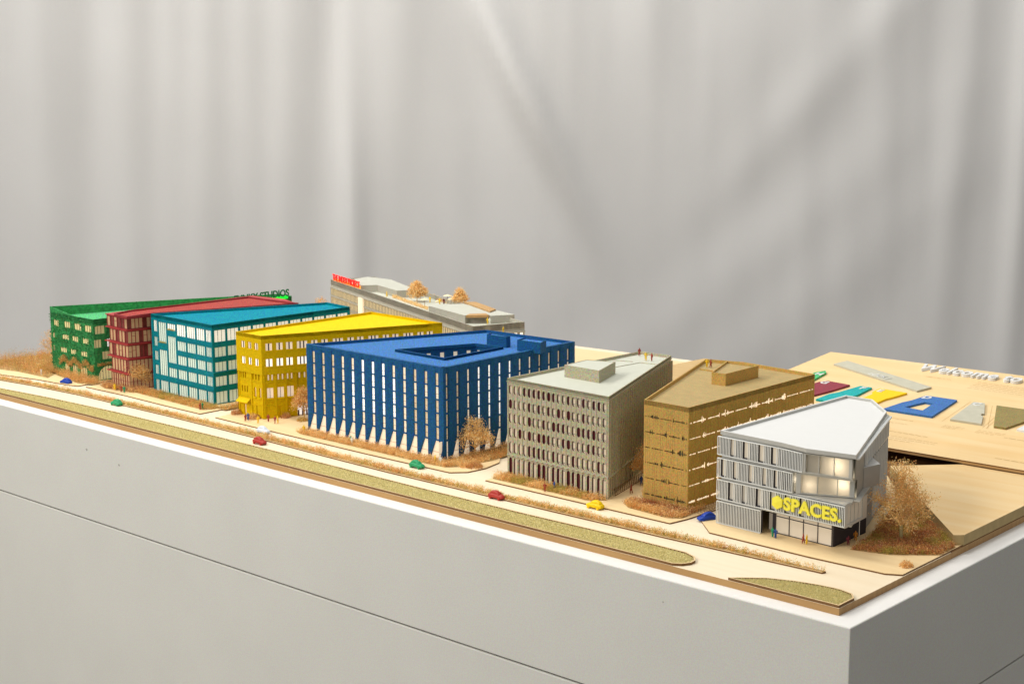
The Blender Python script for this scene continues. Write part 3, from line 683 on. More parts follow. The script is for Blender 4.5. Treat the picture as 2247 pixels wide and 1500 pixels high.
mb = MB(); mb.prism(CP, ZT-.0055, ZT-.0005, 0, 0, hole=scaled_in(CP, .0022)); mb.build('courtyard_parapet', BLUE, B_)
mb = MB(); mb.prism(CP, .055, .06, 0, 0); mb.build('courtyard_floor', BLUER, B_)
def roofbox(root, poly, z0, z1, mw_, mr, name='roof_box', drop=.002):
    mb = MB(); mb.prism(poly, z0, z1, 1, 0, hole=None)
    o = mb.build(name, [mw_, mr], root)
    mb = MB(); mb.prism(poly, z1+.0001, z1+drop, 0, 0, hole=scaled_in(poly if sum(poly[i][0]*poly[(i+1) % len(poly)][1]-poly[(i+1) % len(poly)][0]*poly[i][1] for i in range(len(poly))) > 0 else poly[::-1], .0012))
    c = mb.build('rim', mw_, o); return o
zb = ZT+.0135
roofbox(B_, [a2(1068, 733, zb), a2(1111, 739, zb), a2(1120, 737, zb), a2(1078, 729, zb)], ZT-.005, zb-.002, BLUE, BLUER, 'stair_box')
roofbox(B_, [a2(1134.7, 745, zb), a2(1186, 752, zb), a2(1198.7, 746, zb), a2(1152, 740, zb)], ZT-.005, zb-.002, BLUE, BLUER, 'plant_box')

# ------------------------------------------------------------ pale grey building
G_ = empty('grey_building', (-.62, .36, ZP), 'pale grey office block model with rounded slot windows and a white roof box', 'model building')
GP = [(-.7010, .2135), (-.5020, .2050), (-.6260, .5215), (-.6880, .5190)]
FF = Fac(GP[0], GP[1]); FR = Fac(GP[1], GP[2]); FB = Fac(GP[2], GP[3]); FL = Fac(GP[3], GP[0])
wall = MB(); gw = []
grows = [(.1345, .1480), (.1125, .1265), (.0910, .1055), (.0695, .0840), (.0450, .0620), (.0120, .0385)]
gz = [.1515, .1305, .1090, .0875, .0655, .0415, ZP]
def pill(u0, u1, z0, z1, bot=True):
    r = (u1-u0)/2; c = (u0+u1)/2; P = []
    n = 5
    if bot: P += [(c-r*math.cos(a), z0+r*1.2-r*1.2*math.sin(a)) for a in [math.pi*k/n for k in range(n+1)]]
    else: P += [(u0, z0), (u1, z0)]
    P += [(c+r*math.cos(a), z1-r*1.2+r*1.2*math.sin(a)) for a in [math.pi*k/n for k in range(n+1)]]
    return P
def grey_face(F, n, u0, pitch, wd, front):
    for i in range(n):
        c = u0+pitch*i
        for k, (z0, z1) in enumerate(grows):
            hole = pill(c-wd/2, c+wd/2, z0, z1, k < 5)
            F.cell(wall, (c-pitch/2, c+pitch/2, gz[k+1], gz[k]), hole, .0042 if not front else .0024, mr=1 if front else 0)
            gw.append((F, (c-wd/2, c+wd/2, z0, z1), front, i, k))
    F.wall(wall, .1515, ZT, [])
    if u0-pitch/2 > 0: F.wall(wall, ZP, .1515, [], u1=u0-pitch/2)
    e = u0+pitch*(n-.5)
    if e < F.L: F.wall(wall, ZP, .1515, [], u0=e)
grey_face(FF, 20, .0068, .00970, .0062, 1)
grey_face(FR, 30, .0100, .01120, .0052, 0)
FB.wall(wall, ZP, ZT, []); FL.wall(wall, ZP, ZT, []); wall.build('wall', [GREY, MARN], G_)
ribs = MB()
for i in range(31): ribs.obox(FR.P(.0044+.0112*i-.0006, .0415 if i % 1 == 0 else ZP, 0), (FR.u*.0012).to_3d(), (0, 0, .108), (FR.n*.0022).to_3d())
for i in range(21): ribs.obox(FF.P(.00195+.0097*i-.0004, .0425, 0), (FF.u*.0008).to_3d(), (0, 0, .108), (FF.n*.0006).to_3d())
ribs.build('rib', GREY, G_)
lp = MB()
for F in (FF, FR):
    lp.obox(F.P(-.0008, .1525, 0), (F.u*(F.L+.0016)).to_3d(), (0, 0, .0009), (F.n*.0010).to_3d())
    n = int(F.L/.0097)
    for i in range(n):   # scalloped band above the ground floor
        u = F.L*i/n; w_ = F.L/n
        lp.face([F.P(u, .0400, .0016), F.P(u+w_/2, .0425, .0026), F.P(u+w_/2, .0440, .0002), F.P(u, .0430, .0002)])
        lp.face([F.P(u+w_/2, .0425, .0026), F.P(u+w_, .0400, .0016), F.P(u+w_, .0430, .0002), F.P(u+w_/2, .0440, .0002)])
lp.build('cornice', GREY, G_)
rnd = random.Random(11); dark = {(0, 1), (8, 0), (10, 1), (12, 1), (4, 2), (9, 2), (14, 2), (17, 2), (2, 3), (4, 3), (6, 3), (7, 3), (12, 3), (0, 5), (6, 5), (7, 5), (12, 5), (14, 5)}
gw.sort(key=lambda t: (-t[2], t[3] if t[2] == 0 else -t[3]))
restw = MB(); tagd = 0
for i, (F, h, fr, ci, k) in enumerate(gw):
    isd = (ci, k) in dark if fr else rnd.random() < .5
    half = rnd.random() < .33
    if i < 98:
        mb = MB(); d = -.0022
        mb.face([F.P(h[0]-.0003, h[2]-.0003, d), F.P(h[1]+.0003, h[2]-.0003, d), F.P(h[1]+.0003, h[3]+.0003, d), F.P(h[0]-.0003, h[3]+.0003, d)], 1 if isd else 0)
        if not isd:
            if half: mb.obox(F.P(h[0]-.0003, h[2], d+.0001), (F.u*.0030).to_3d(), (0, 0, h[3]-h[2]), (F.n*.0004).to_3d(), 1)
            for z in ((h[2]+.0026, h[3]-.0026) if k < 5 else (h[3]-.0028,)): mb.obox(F.P(h[0], z, d+.0006), (F.u*(h[1]-h[0])).to_3d(), (0, 0, .0005), (F.n*.0003).to_3d(), 2)
            mb.obox(F.P(h[0], h[2], d+.0006), (F.u*.0006).to_3d(), (0, 0, h[3]-h[2]), (F.n*.0003).to_3d(), 2)
        mb.build('window', [W_GRY, MARN, MULL], G_)
    else: restw.face([F.P(h[0]-.0003, h[2], -.0022), F.P(h[1]+.0003, h[2], -.0022), F.P(h[1]+.0003, h[3], -.0022), F.P(h[0]-.0003, h[3], -.0022)], 1 if isd else 0)
tag(restw.build('far_windows', [W_GRY, MARN], G_), kind='stuff')
parapet_roof(G_, GP, ZT, .0045, .0018, GREY, GREYR)
zt = ZT+.0140
roofbox(G_, [a2(1238.7, 800, zt), a2(1314.7, 813, zt), a2(1350.7, 793, zt), a2(1286, 789, zt)], ZT-.0045, zt-.0006, GREY, GREYR, 'roof_box', .0006)
mb = MB(); zt = ZT-.0038
for a, b in (((1324, 788), (1388, 793)), ((1350, 805), (1404, 795)), ((1404, 795), (1441, 799))):
    p, q = at(*a, zt), at(*b, zt); d = (q-p); mb.obox((p.x, p.y, ZT-.0045), d, (0, .0010, 0), (0, 0, .0009))
mb.build('terrace_edge', GREY, G_)

# ------------------------------------------------------------ bronze building
R_ = empty('bronze_building', (-.46, .38, ZP), 'bronze coloured office model cut by glowing sound wave slits', 'model building')
RP = [(-.4590, .2295), (-.3815, .2270), (-.3770, .5440), (-.5120, .5570), (-.5730, .5400)]
ZB = .1562
FF = Fac(RP[0], RP[1]); FR = Fac(RP[1], RP[2]); FX = [Fac(RP[2], RP[3]), Fac(RP[3], RP[4]), Fac(RP[4], RP[0])]
slitz = [.1332, .1110, .0892, .0676, .0454, .0222]
def wave(F, side):
    wl = MB(); rnd = random.Random(21 if side else 8); n = int(F.L/(.0013 if side else .0011)); du = F.L/n
    cols = []
    for s_i, zc in enumerate(slitz):
        hgt = []; 
        centers = [rnd.uniform(.1, .9) for _ in range(11 if side else 4)]
        for i in range(n):
            u = (i+.5)/n; env = max([math.exp(-((u-c)/(.013 if side else .035))**2) for c in centers])
            a = .0012*rnd.uniform(.5, 1.3)+env*.0062*rnd.random()**1.7
            if s_i == 5: a = .0020*rnd.uniform(.5, 1.3)+env*.009*rnd.random()**2
            gapz = (math.sin(u*(60 if side else 22)+s_i*2.1) > .90) or i < 2 or i > n-3
            if not side: a *= .8
            hgt.append(0 if gapz else min(a, .0085))
        cols.append(hgt)
    zs = [ZB]+slitz+[ZP]
    for i in range(n):
        u0, u1 = i*du, (i+1)*du
        for k in range(7):
            top = zs[k]-(cols[k-1][i]*.55 if k > 0 else 0); bot = zs[k+1]+(cols[k][i] if k < 6 else 0)
            if k < 6 and cols[k][i] and side and k == 5: pass
            wl.face([F.P(u0, bot, 0), F.P(u1, bot, 0), F.P(u1, top, 0), F.P(u0, top, 0)])
            if k < 6 and cols[k][i] > 0:
                b2 = bot; wl.face([F.P(u0, b2, 0), F.P(u0, b2, -.0016), F.P(u1, b2, -.0016), F.P(u1, b2, 0)])
            if k > 0 and cols[k-1][i] > 0: wl.face([F.P(u0, top, 0), F.P(u1, top, 0), F.P(u1, top, -.0016), F.P(u0, top, -.0016)])
    for i in range(1, n):   # fine vertical seams
        if i % 3 == 0 and rnd.random() < .8: wl.obox(F.P(i*du-.0001, ZP, 0), (F.u*.0002).to_3d(), (0, 0, ZB-ZP-.001), (F.n*.0002).to_3d())
    wl.build('wall', BRN if not side else BRNS, R_)
    for k, zc in enumerate(slitz):
        mb = MB(); d = -.0017; mb.face([F.P(.001, zc-.006, d), F.P(F.L-.001, zc-.006, d), F.P(F.L-.001, zc+.010, d), F.P(.001, zc+.010, d)])
        mb.build('slit_glazing', W_BRN if side else W_BRND, R_)
wave(FF, 0); wave(FR, 1)
mb = MB()
for F in FX: F.wall(mb, ZP, ZB, [])
mb.build('wall', BRN, R_)
parapet_roof(R_, RP, ZB, .0050, .0020, BRN, BRNR)
zt = ZB+.0130
roofbox(R_, [a2(1561.6, 816, zt), a2(1592.4, 820, zt), a2(1664.6, 801.4, zt), a2(1595, 792, zt)], ZB-.005, zt-.003, BRN, BRNR, 'roof_box', .003)
mb = MB(); zt = ZB-.0035; p, q = at(1535, 809, zt), at(1568, 814, zt); mb.obox((p.x, p.y, ZB-.005), q-p, (0, .001, 0), (0, 0, .002)); mb.build('terrace_edge', BRN, R_)

# ------------------------------------------------------------ green building
N_ = empty('green_building', (-1.82, .35, ZP), 'bright green office model overgrown with plants, tapering to a long sharp end', 'model building')
ZG = .1335
NP = [a2(109, 672, .1445), a2(203, 701, ZG), a2(640, 649, ZG)]
p3 = Vector(NP[2]); NP.append((p3.x-.045, p3.y+.005))
FF = Fac(NP[0], NP[1]); FR = Fac(NP[1], NP[2]); F4 = Fac(NP[2], NP[3]); F5 = Fac(NP[3], NP[0])
L = FF.L; wall = MB()
hs = [(a, b, .1066, .1198) for a, b in ((.0110, .030), (.0497, .0715), (.086, .1113), (.1231, .1468))]
hs += [(a, b, .0820, .0930) for a, b in ((.004, .014), (.0397, .0643), (.0762, .0981), (.1134, .135))]
hs += [(a, b, .0556, .0660) for a, b in ((.003, .012), (.0307, .0544), (.0676, .0885), (.1049, .1279))]
for a, b in ((.044, .062), (.072, .090), (.100, .125)): hs.append((a, b, ZP+.001, .034))
FF.wall(wall, ZP, ZG, hs, .0022)
hs2 = [(.0042, .0262, .1030, .1195), (.0010, .0180, .0760, .0925), (.0175, .0400, .0515, .0676), (.0360, .0520, .1030, .1190), (.0290, .0450, .0760, .0920)]+[(.06+.03*j, .08+.03*j, z0, z1) for j in range(4) for z0, z1 in ((.103, .118), (.076, .092))]
FR.wall(wall, ZP, .0445, [], .005, u0=.055); FR.wall(wall, .0445, ZG, hs2, .005); FR.wall(wall, ZP, .0445, [], u1=.004)
ar = [(.0075, ZP+.0012), (.0490, ZP+.0012)]+[(.02825+.02075*math.cos(math.radians(t_)), .0185+.0200*math.sin(math.radians(t_))) for t_ in range(0, 181, 15)]
FR.cell(wall, (.004, .055, ZP, .0445), ar, .005)
F4.wall(wall, ZP, ZG); F5.wall(wall, ZP, ZG)
# the wall tops sweep up to a sharp left corner
for F_, e0, e1, span in ((FF, .011, 0, .55), (F5, 0, .011, 1.)):
    u0_, u1_ = (0, F_.L*span) if e0 else (0, F_.L)
    for dd in (0, -.002):
        wall.face([F_.P(u0_, ZG-.0001, dd), F_.P(u1_, ZG-.0001, dd), F_.P(u1_, ZG+e1, dd), F_.P(u0_, ZG+e0, dd)] if True else [])
    wall.face([F_.P(u0_, ZG+e0, 0), F_.P(u1_, ZG+e1, 0), F_.P(u1_, ZG+e1, -.002), F_.P(u0_, ZG+e0, -.002)])
wall.build('wall', GREEN, N_)
for h in hs: FF.pane('window', N_, h, .0021, [W_GRN, MULL], 2, mw=.0003)
for h in hs2: FR.pane('window', N_, h, .0049, [W_GRN if h[0] < .035 and h[2] < .11 and h[1] < .041 or h[0] < .01 else W_YELB, MULL], 2, mw=.0003)
FR.pane('arched_window', N_, (.0065, .050, ZP, .0400), .0049, [lit('lit_arch', (.80, .68, .34), (1, .88, .45), .3), MULL], 6, mw=.0003)
# climbing plants over the front
mb = MB(); rnd = random.Random(4)
for k in range(2600):
    F = FF if rnd.random() < .78 else FR; u = rnd.uniform(0, min(F.L, .16)); z = rnd.uniform(.030, .130)
    hh = hs if F is FF else hs2
    if any(h[0]-.001 < u < h[1]+.001 and h[2]+.002 < z < h[3]-.0005 for h in hh): continue
    p = Vector(F.P(u, z, rnd.uniform(0, .0035))); s_ = rnd.uniform(.0008, .0018); a = Vector((rnd.gauss(0, 1), rnd.gauss(0, 1), rnd.gauss(0, 1))).normalized()*s_; b = a.orthogonal().normalized()*s_
    mb.face([p-a, p+b, p+a, p-b])
mb.build('climbing_plants', leafmat('ivy', [(.02, .20, .06), (.04, .32, .10), (.02, .14, .05), (.07, .36, .14), (.12, .20, .06)]), N_)
mb = MB(); rnd = random.Random(9)
for k in range(650):   # dry growth round the ground floor arches
    u = rnd.uniform(L*.2, L); z = .037+.005*math.sin(u*160)+rnd.uniform(-.004, .008); p = FF.P(u, z, rnd.uniform(.001, .006)); tuft(mb, p[0], p[1], p[2], .004, rnd, 0, 4, .6, .0013)
for k in range(160):
    u = rnd.uniform(.004, .055); p = FR.P(u, .041+rnd.uniform(-.002, .003), rnd.uniform(.001, .004)); tuft(mb, p[0], p[1], p[2], .003, rnd, 0, 4, .6, .0013)
mb.build('dry_vines', RUST, N_)
parapet_roof(N_, NP, ZG, .0085, .0020, GREEN, GREENR)
# sign at the far end
pa = Vector(at(513, 668, ZG)); pb = Vector(at(634, 652, ZG)); pa.z = pb.z = ZG; dv = (pb-pa); ang = math.atan2(dv.y, dv.x)
t = text('FUNKY STUDIOS', 'roof_lettering', GREENP, N_, (pa.x, pa.y, ZG+.0038), .0205, ext=.0006, upright=True, rotz=ang, align='LEFT', bold=.028, xs=1)
w_ = max((v.co-Vector((pa.x, pa.y, v.co.z))).length for v in t.data.vertices); k_ = dv.length/w_
for v in t.data.vertices: v.co.x = pa.x+(v.co.x-pa.x)*k_; v.co.y = pa.y+(v.co.y-pa.y)*k_
mb = MB(); nn = Vector((dv.y, -dv.x, 0)).normalized(); mb.obox(pa-nn*.0030-Vector((0, 0, .003)), dv, nn*-.001, (0, 0, .0072)); mb.build('sign_light_strip', LITGRN, N_)

# ------------------------------------------------------------ wine red building
D_ = empty('red_building', (-1.68, .37, ZP), 'wine red office model with stepped glazed floors and projecting ledges', 'model building')
ZR = .150
DP = [(-1.733, .209), (-1.665, .206), (-1.655, .26), (-1.560, .534), (-1.625, .556), (-1.715, .545)]
steps = [(.1270, .1500, -.004), (.0995, .1255, .004), (.0715, .0980, .000), (.0425, .0700, .007), (ZP, .0410, .003)]
body = MB(); rnd = random.Random(17)
for k, (z0, z1, o_) in enumerate(steps):
    P = [(DP[0][0]+o_, DP[0][1]), (DP[1][0], DP[1][1]+.0), (DP[2][0]+.000, DP[2][1]), DP[3], DP[4], (DP[5][0]+o_, DP[5][1])]
    FFs = Fac(P[0], P[1]); FRs = Fac(P[1], P[2]); FRt = Fac(P[2], P[3])
    n = 6 if k < 4 else 8; hs = [(FFs.L*(j+.10)/n, FFs.L*(j+.90)/n, z0+.0018, z1-.0028) for j in range(n)]
    FFs.wall(body, z0, z1, hs, .0012)
    n2 = 7; hr2 = [(FRs.L*(j+.08)/n2, FRs.L*(j+.92)/n2, z0+.0018, z1-.0028) for j in range(n2)]
    FRs.wall(body, z0, z1, hr2, .0012); FRt.wall(body, z0, z1)
    for a in (3, 4, 5): Fac(P[a], P[(a+1) % 6]).wall(body, z0, z1)
    for F, hh in ((FFs, hs), (FRs, hr2)):
        for j, h in enumerate(hh):
            mm = W_RED if (rnd.random() < .68 or k == 4) else W_REDD
            sp = rnd.random() < .3 and k < 4
            ob = F.pane('window', D_, h, .0011, [mm, RED, W_REDD], 0, (.026,) if k == 4 else ((h[2]+(h[3]-h[2])*rnd.choice((.5, .6)),) if sp else ()), mw=.0003)
    if k:
        lg = MB(); e = .0065; Q = [(P[0][0]-e-.004, P[0][1]-.003), (P[1][0]+.002, P[1][1]-.004), (P[2][0]+.004, P[2][1]), (DP[3][0]+.002, DP[3][1]), (DP[4][0], DP[4][1]+.001), (P[5][0]-.002, P[5][1])]
        lg.prism(Q, z1, z1+.0016); lg.build('ledge', mat('red_ledge', (.40, .04, .04), .5) if k == 1 else bpy.data.materials['red_ledge'], D_)
body.build('wall', RED, D_)
Q = [(DP[0][0]-.006, DP[0][1]-.002), (DP[1][0]+.001, DP[1][1]-.003), (DP[2][0]+.002, DP[2][1]), (DP[3][0], DP[3][1]), (DP[4][0], DP[4][1]), (DP[5][0], DP[5][1])]
lg = MB(); lg.prism(Q, ZR, ZR+.0014); lg.build('eaves', bpy.data.materials['red_ledge'], D_)
RP2 = [a2(250, 687, .1575), a2(278, 694, .1575), a2(334, 686, .1575), a2(655, 664, .1575), a2(600, 657.5, .1575), a2(545, 650, .1575), a2(283, 680, .1575)]
mb = MB(); mb.prism(RP2, ZR+.0015, .1535); mb.build('attic_wall', RED, D_)
parapet_roof(D_, RP2, .1575, .0035, .002, RED, REDR)

# ------------------------------------------------------------ slatted white building with sign
S_ = empty('slatted_building', (-.22, .33, ZP), 'silver slatted office model with white roof and yellow lettered sign', 'model building')
roofp = [(-.3185, .2105), (-.222, .2045), (-.1805, .1975), (-.1165, .2085), (-.2105, .4585), (-.2650, .5170), (-.3090, .5180)]
core = MB()
def fl(poly, z0, z1, holes_edges=()): pass
backs = [(-.205, .46), (-.265, .517), (-.309, .518)]
inner = [(-.3150, .2140), (-.2250, .2120), (-.1850, .2120), (-.1260, .2180), (-.205, .455), (-.262, .512), (-.307, .513)]
# slabs at each floor
for z in (.0430, .0724, .1020, .1310): core.prism([(-.3165, .2120), (-.2200, .2080), (-.1830, .2060), (-.1240, .2160), (-.206, .458), (-.2645, .5165), (-.3085, .5170)], z-.0012, z+.0012)
core.build('floor_slab', SILV, S_)
bk = MB()
for a, b in ((4, 5), (5, 6), (6, 0)): Fac(inner[a], inner[b]).wall(bk, ZP, .131)
bk.build('rear_wall', SILV, S_)
# back lining behind the slats
WG = lit('frosted_glazing', (.58, .55, .49), (1, .86, .68), .05, .35)
levels = [(.1045, .1298), (.0745, .1005), (.0445, .0712), (ZP+.0005, .0418)]
FA = Fac((-.3215, .2080), (-.2200, .2040))
def slatscreen(F, z0, z1, u0, u1, openings, name, depth=.0, post=.0):
    mb = MB(); n = int((u1-u0)/.00245); du = (u1-u0)/n
    mb.obox(F.P(u0, z1-.0010, -.0028), (F.u*(u1-u0)).to_3d(), (0, 0, .0010), (F.n*.0032).to_3d())
    mb.obox(F.P(u0, z0, -.0028), (F.u*(u1-u0)).to_3d(), (0, 0, .0009), (F.n*.0032).to_3d())
    for i in range(n+1):
        u = u0+du*i
        if any(a < u < b for a, b in openings): continue
        mb.obox(F.P(u-.00046, z0+.001, -.0008), (F.u*.00092).to_3d(), (0, 0, z1-z0-.002), (F.n*.0009).to_3d())
    return mb.build(name, SLAT, S_)
opens = [[(.0205, .0275), (.0415, .0485), (.0655, .0725), (.0860, .0925)], [(.0070, .0125), (.0255, .0310), (.0500, .0570), (.0720, .0770), (.0905, .0940)], [(.0195, .0265), (.0400, .0470), (.0640, .0715), (.0850, .0915)], []]
linm = MB()
for k, (z0, z1) in enumerate(levels):
    u1 = FA.L if k < 3 else .0715
    slatscreen(FA, z0, z1, .0005, u1-.0003, opens[k], 'slat_screen')
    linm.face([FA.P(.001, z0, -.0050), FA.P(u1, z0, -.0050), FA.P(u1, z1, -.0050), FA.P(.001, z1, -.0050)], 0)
    for a, b in opens[k]: FA.pane('window', S_, (a, b, z0+.002, z1-.001), .0042, [W_WHT if k < 2 else WG, DARK], 0)
    for a, b in opens[k]:
        mb = MB(); mb.obox(FA.P(a-.0008, z0+.001, -.0046), (FA.u*(b-a+.001)).to_3d(), (0, 0, .0011), (FA.n*.0030).to_3d()); mb.build('window_sill', DARK, S_)
# top floor: slats bend forward then glazed box
P1 = FA.P(FA.L, 0)[:2]
FB1 = Fac(P1, (-.1870, .1990)); slatscreen(FB1, .1045, .1298, .0002, FB1.L, [], 'slat_screen')
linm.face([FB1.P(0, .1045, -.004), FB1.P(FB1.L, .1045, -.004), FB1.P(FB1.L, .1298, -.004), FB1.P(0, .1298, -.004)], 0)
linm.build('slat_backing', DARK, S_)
GT = Fac((-.1870, .2000), (-.1235, .2120))
def glazed(F, z0, z1, cuts, side=.0025):
    fr = MB(); t = .0011
    fr.obox(F.P(0, z0, -.004), (F.u*F.L).to_3d(), (0, 0, t), (F.n*.004).to_3d()); fr.obox(F.P(0, z1-t, -.004), (F.u*F.L).to_3d(), (0, 0, t), (F.n*.004).to_3d())
    us = [0]+cuts+[F.L]
    for i, u in enumerate(us):
        wd = side if i in (0, len(us)-1) else .0009; uu = u if i == 0 else (u-wd if i == len(us)-1 else u-wd/2)
        fr.obox(F.P(uu, z0+t, -.0038), (F.u*wd).to_3d(), (0, 0, z1-z0-2*t), (F.n*.0036).to_3d())
    fr.build('window_frame', SILV, S_)
    for a, b in zip(us[:-1], us[1:]): 
        mb = MB(); mb.face([F.P(a, z0, -.0034), F.P(b, z0, -.0034), F.P(b, z1, -.0034), F.P(a, z1, -.0034)]); mb.build('glass_pane', GLZ, S_)
GLZ = bpy.data.materials.new('frosted_glass_lit'); GLZ.use_nodes = True
nt = GLZ.node_tree; b_ = nt.nodes['Principled BSDF']; b_.inputs['Base Color'].default_value = (.46, .44, .39, 1); b_.inputs['Roughness'].default_value = .35; b_.inputs['Metallic'].default_value = .25
tr = nt.nodes.new('ShaderNodeBsdfTranslucent'); tr.inputs[0].default_value = (.95, .88, .76, 1)
ms = nt.nodes.new('ShaderNodeMixShader'); ms.inputs[0].default_value = .45
nt.links.new(b_.outputs[0], ms.inputs[1]); nt.links.new(tr.outputs[0], ms.inputs[2]); nt.links.new(ms.outputs[0], nt.nodes['Material Output'].inputs[0])
glazed(GT, .1045, .1298, [.0215, .0410], .004)
G3 = Fac((-.1985, .2050), (-.1310, .2330)); glazed(G3, .0745, .1005, [.0270, .0520], .006)
# floor 3 slat end
FC1 = Fac(P1, (-.2030, .2025)); slatscreen(FC1, .0745, .1005, .0002, FC1.L, [], 'slat_screen')
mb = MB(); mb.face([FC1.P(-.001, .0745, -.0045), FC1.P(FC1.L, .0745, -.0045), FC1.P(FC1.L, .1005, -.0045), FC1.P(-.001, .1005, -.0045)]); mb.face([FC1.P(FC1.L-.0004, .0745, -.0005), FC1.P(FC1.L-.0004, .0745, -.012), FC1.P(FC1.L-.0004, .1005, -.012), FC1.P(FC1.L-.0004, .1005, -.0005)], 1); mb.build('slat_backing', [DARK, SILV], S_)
# lamps inside the two glazed floors
for (x, y, z, e) in ((-.1460, .2230, .118, .017), (-.1500, .2390, .090, .015), (-.1880, .2240, .086, .008)):
    l = bpy.data.lights.new('interior_lamp', 'POINT'); l.energy = e; l.color = (1, .84, .62); l.shadow_soft_size = .003
    o = bpy.data.objects.new('interior_lamp', l); C.objects.link(o); o.location = (x, y, z); o.parent = S_; o.matrix_parent_inverse = Matrix.Translation(-wloc(S_))
# floor 2: screen bends out to the projecting sign box
FC = Fac(P1, (-.1250, .2000)); slatscreen(FC, .0445, .0712, .0002, FC.L, [(.0060, .0130), (.0290, .0355)], 'slat_screen')
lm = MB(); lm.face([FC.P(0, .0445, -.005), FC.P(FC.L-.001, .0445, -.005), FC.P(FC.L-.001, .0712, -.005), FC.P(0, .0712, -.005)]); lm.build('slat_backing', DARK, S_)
for a, b in ((.0060, .0130), (.0290, .0355)): FC.pane('window', S_, (a, b, .0465, .0700), .0044, [WG, DARK], 0)
bx = MB(); BX = [(-.2200, .2065), (-.1255, .2025), (-.1300, .2640), (-.150, .290), (-.2, .30)]; bx.prism(BX, .0722, .0734, 0, 0); bx.prism(BX, .0432, .0444, 0, 0)
FS = Fac((-.1245, .2000), (-.1295, .2640)); FS.wall(bx, .0432, .0734, [(.008, FS.L-.012, .0465, .0700)], .0018); Fac((-.1295, .2640), (-.1500, .2900)).wall(bx, .0432, .0734)
bx.build('sign_box', mat('pale_silver_panel', (.58, .58, .55), .4, metal=.1, var=.02), S_)
FS.pane('window', S_, (.008, FS.L-.012, .0465, .0700), .0017, [WG, SILV], 3)
# sign: hexagon and lettering
hx = MB(); c = FC.P(-.0035+.0, .0580, .0012); cu_, cz = -.0035, .0585; rr_ = .0088
hexp = [(cu_+rr_*math.cos(math.radians(30+60*k)), cz+rr_*1.04*math.sin(math.radians(30+60*k))) for k in range(6)]
for k in range(6):
    a, b = hexp[k], hexp[(k+1) % 6]
    hx.face([FC.P(*a, .0030), FC.P(*b, .0030), FC.P(cu_, cz, .0044)][::1]); hx.face([FC.P(*b, .0004), FC.P(*a, .0004), FC.P(*a, .0030), FC.P(*b, .0030)][::-1])
sg = hx.build('sign', SIGNY, S_)
ang = math.atan2(FC.u.y, FC.u.x); p = FC.P(.0062, .0515, .0006)
t = text('SPACES.', 'lettering', SIGNY, sg, p, .0225, ext=.0011, upright=True, rotz=ang, align='LEFT', bold=.035, spacing=1.04)
A0 = Vector((p[0], p[1])); w_ = max((Vector((v.co.x, v.co.y))-A0).dot(FC.u) for v in t.data.vertices); k_ = (FC.L-.0035-.0062)/w_
for v in t.data.vertices:
    q = Vector((v.co.x, v.co.y))-A0; uu = q.dot(FC.u); q = q+FC.u*(uu*(k_-1)); v.co.x, v.co.y = A0.x+q.x, A0.y+q.y
# ground floor glazing
GG = Fac((-.2385, .2230), (-.1510, .2180)); GG.pane('shopfront', S_, (0, GG.L, ZP, .0430), 0, [W_WHT, MULL], 3, (.0335,), mw=.0006)
mb = MB()
for u in (0, GG.L-.0012): mb.obox(GG.P(u, ZP, 0), (GG.u*.0014).to_3d(), (0, 0, .0325), (GG.n*.0010).to_3d())
mb.obox(GG.P(0, ZP, 0), (GG.u*GG.L).to_3d(), (0, 0, .0010), (GG.n*.0010).to_3d()); mb.build('shopfront_frame', MULL, S_)
G4 = Fac((-.2520, .2320), (-.2410, .2280)); G4.pane('shopfront', S_, (-.002, G4.L, ZP, .0430), 0, [W_WHT, MULL], 0, (.0335,), mw=.0005)
mb = MB(); mb.box(-.2420, -.2385, .2215, .2255, ZP, .0432); mb.build('pillar', DARK, S_)
mb = MB(); mb.box(-.1510, -.1495, .2185, .30, ZP, .0430); mb.box(-.1712, -.1700, .2800, .2900, ZP, .0430); mb.build('porch_wall', DARK, S_)
G5 = Fac((-.1715, .2825), (-.1490, .2830)); G5.pane('porch_window', S_, (.0, G5.L, ZP, .0430), -.0008, [W_WHT, MULL], 1, (), mw=.0008)
# right side wall with slats, triangular bays
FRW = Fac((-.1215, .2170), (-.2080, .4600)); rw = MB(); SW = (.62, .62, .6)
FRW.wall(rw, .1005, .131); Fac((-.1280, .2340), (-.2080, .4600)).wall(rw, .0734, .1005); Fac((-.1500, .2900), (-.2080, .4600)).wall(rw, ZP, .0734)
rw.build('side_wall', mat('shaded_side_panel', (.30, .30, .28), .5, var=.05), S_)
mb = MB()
for i in range(14):
    u = .070+.0135*i; mb.obox(FRW.P(u, .1050, 0), (FRW.u*.0020).to_3d(), (0, 0, .0255), (FRW.n*.0030).to_3d())
for i in range(9):
    u = .14+.0135*i; mb.obox(FRW.P(u, .0180, 0), (FRW.u*.0014).to_3d(), (0, 0, .083), (FRW.n*.0020).to_3d())
mb.obox(FRW.P(-.001, .1290, .0), (FRW.u*(FRW.L-.0)).to_3d(), (0, 0, .0020), (FRW.n*.0048).to_3d()); mb.build('side_fin', SLAT, S_)
bay = MB(); a_, b_2, c_ = FRW.P(.062, 0)[:2], FRW.P(.090, 0, .016)[:2], FRW.P(.125, 0)[:2]; bay.prism([a_, b_2, c_], .0760, .1035, 1, 0); bay.build('corner_bay', [mat('bay_glass', (.36, .36, .34), .35), WHITEL], S_);
mb = MB(); mb.obox(FRW.P(.0, .0752, 0), (FRW.u*.14).to_3d(), (0, 0, .0012), (FRW.n*.007).to_3d()); mb.build('side_ledge', SILV, S_)
mb = MB(); mb.prism(roofp, .1318, .1335, 0, 1); mb.build('roof', [WHITEL, SILV], S_)
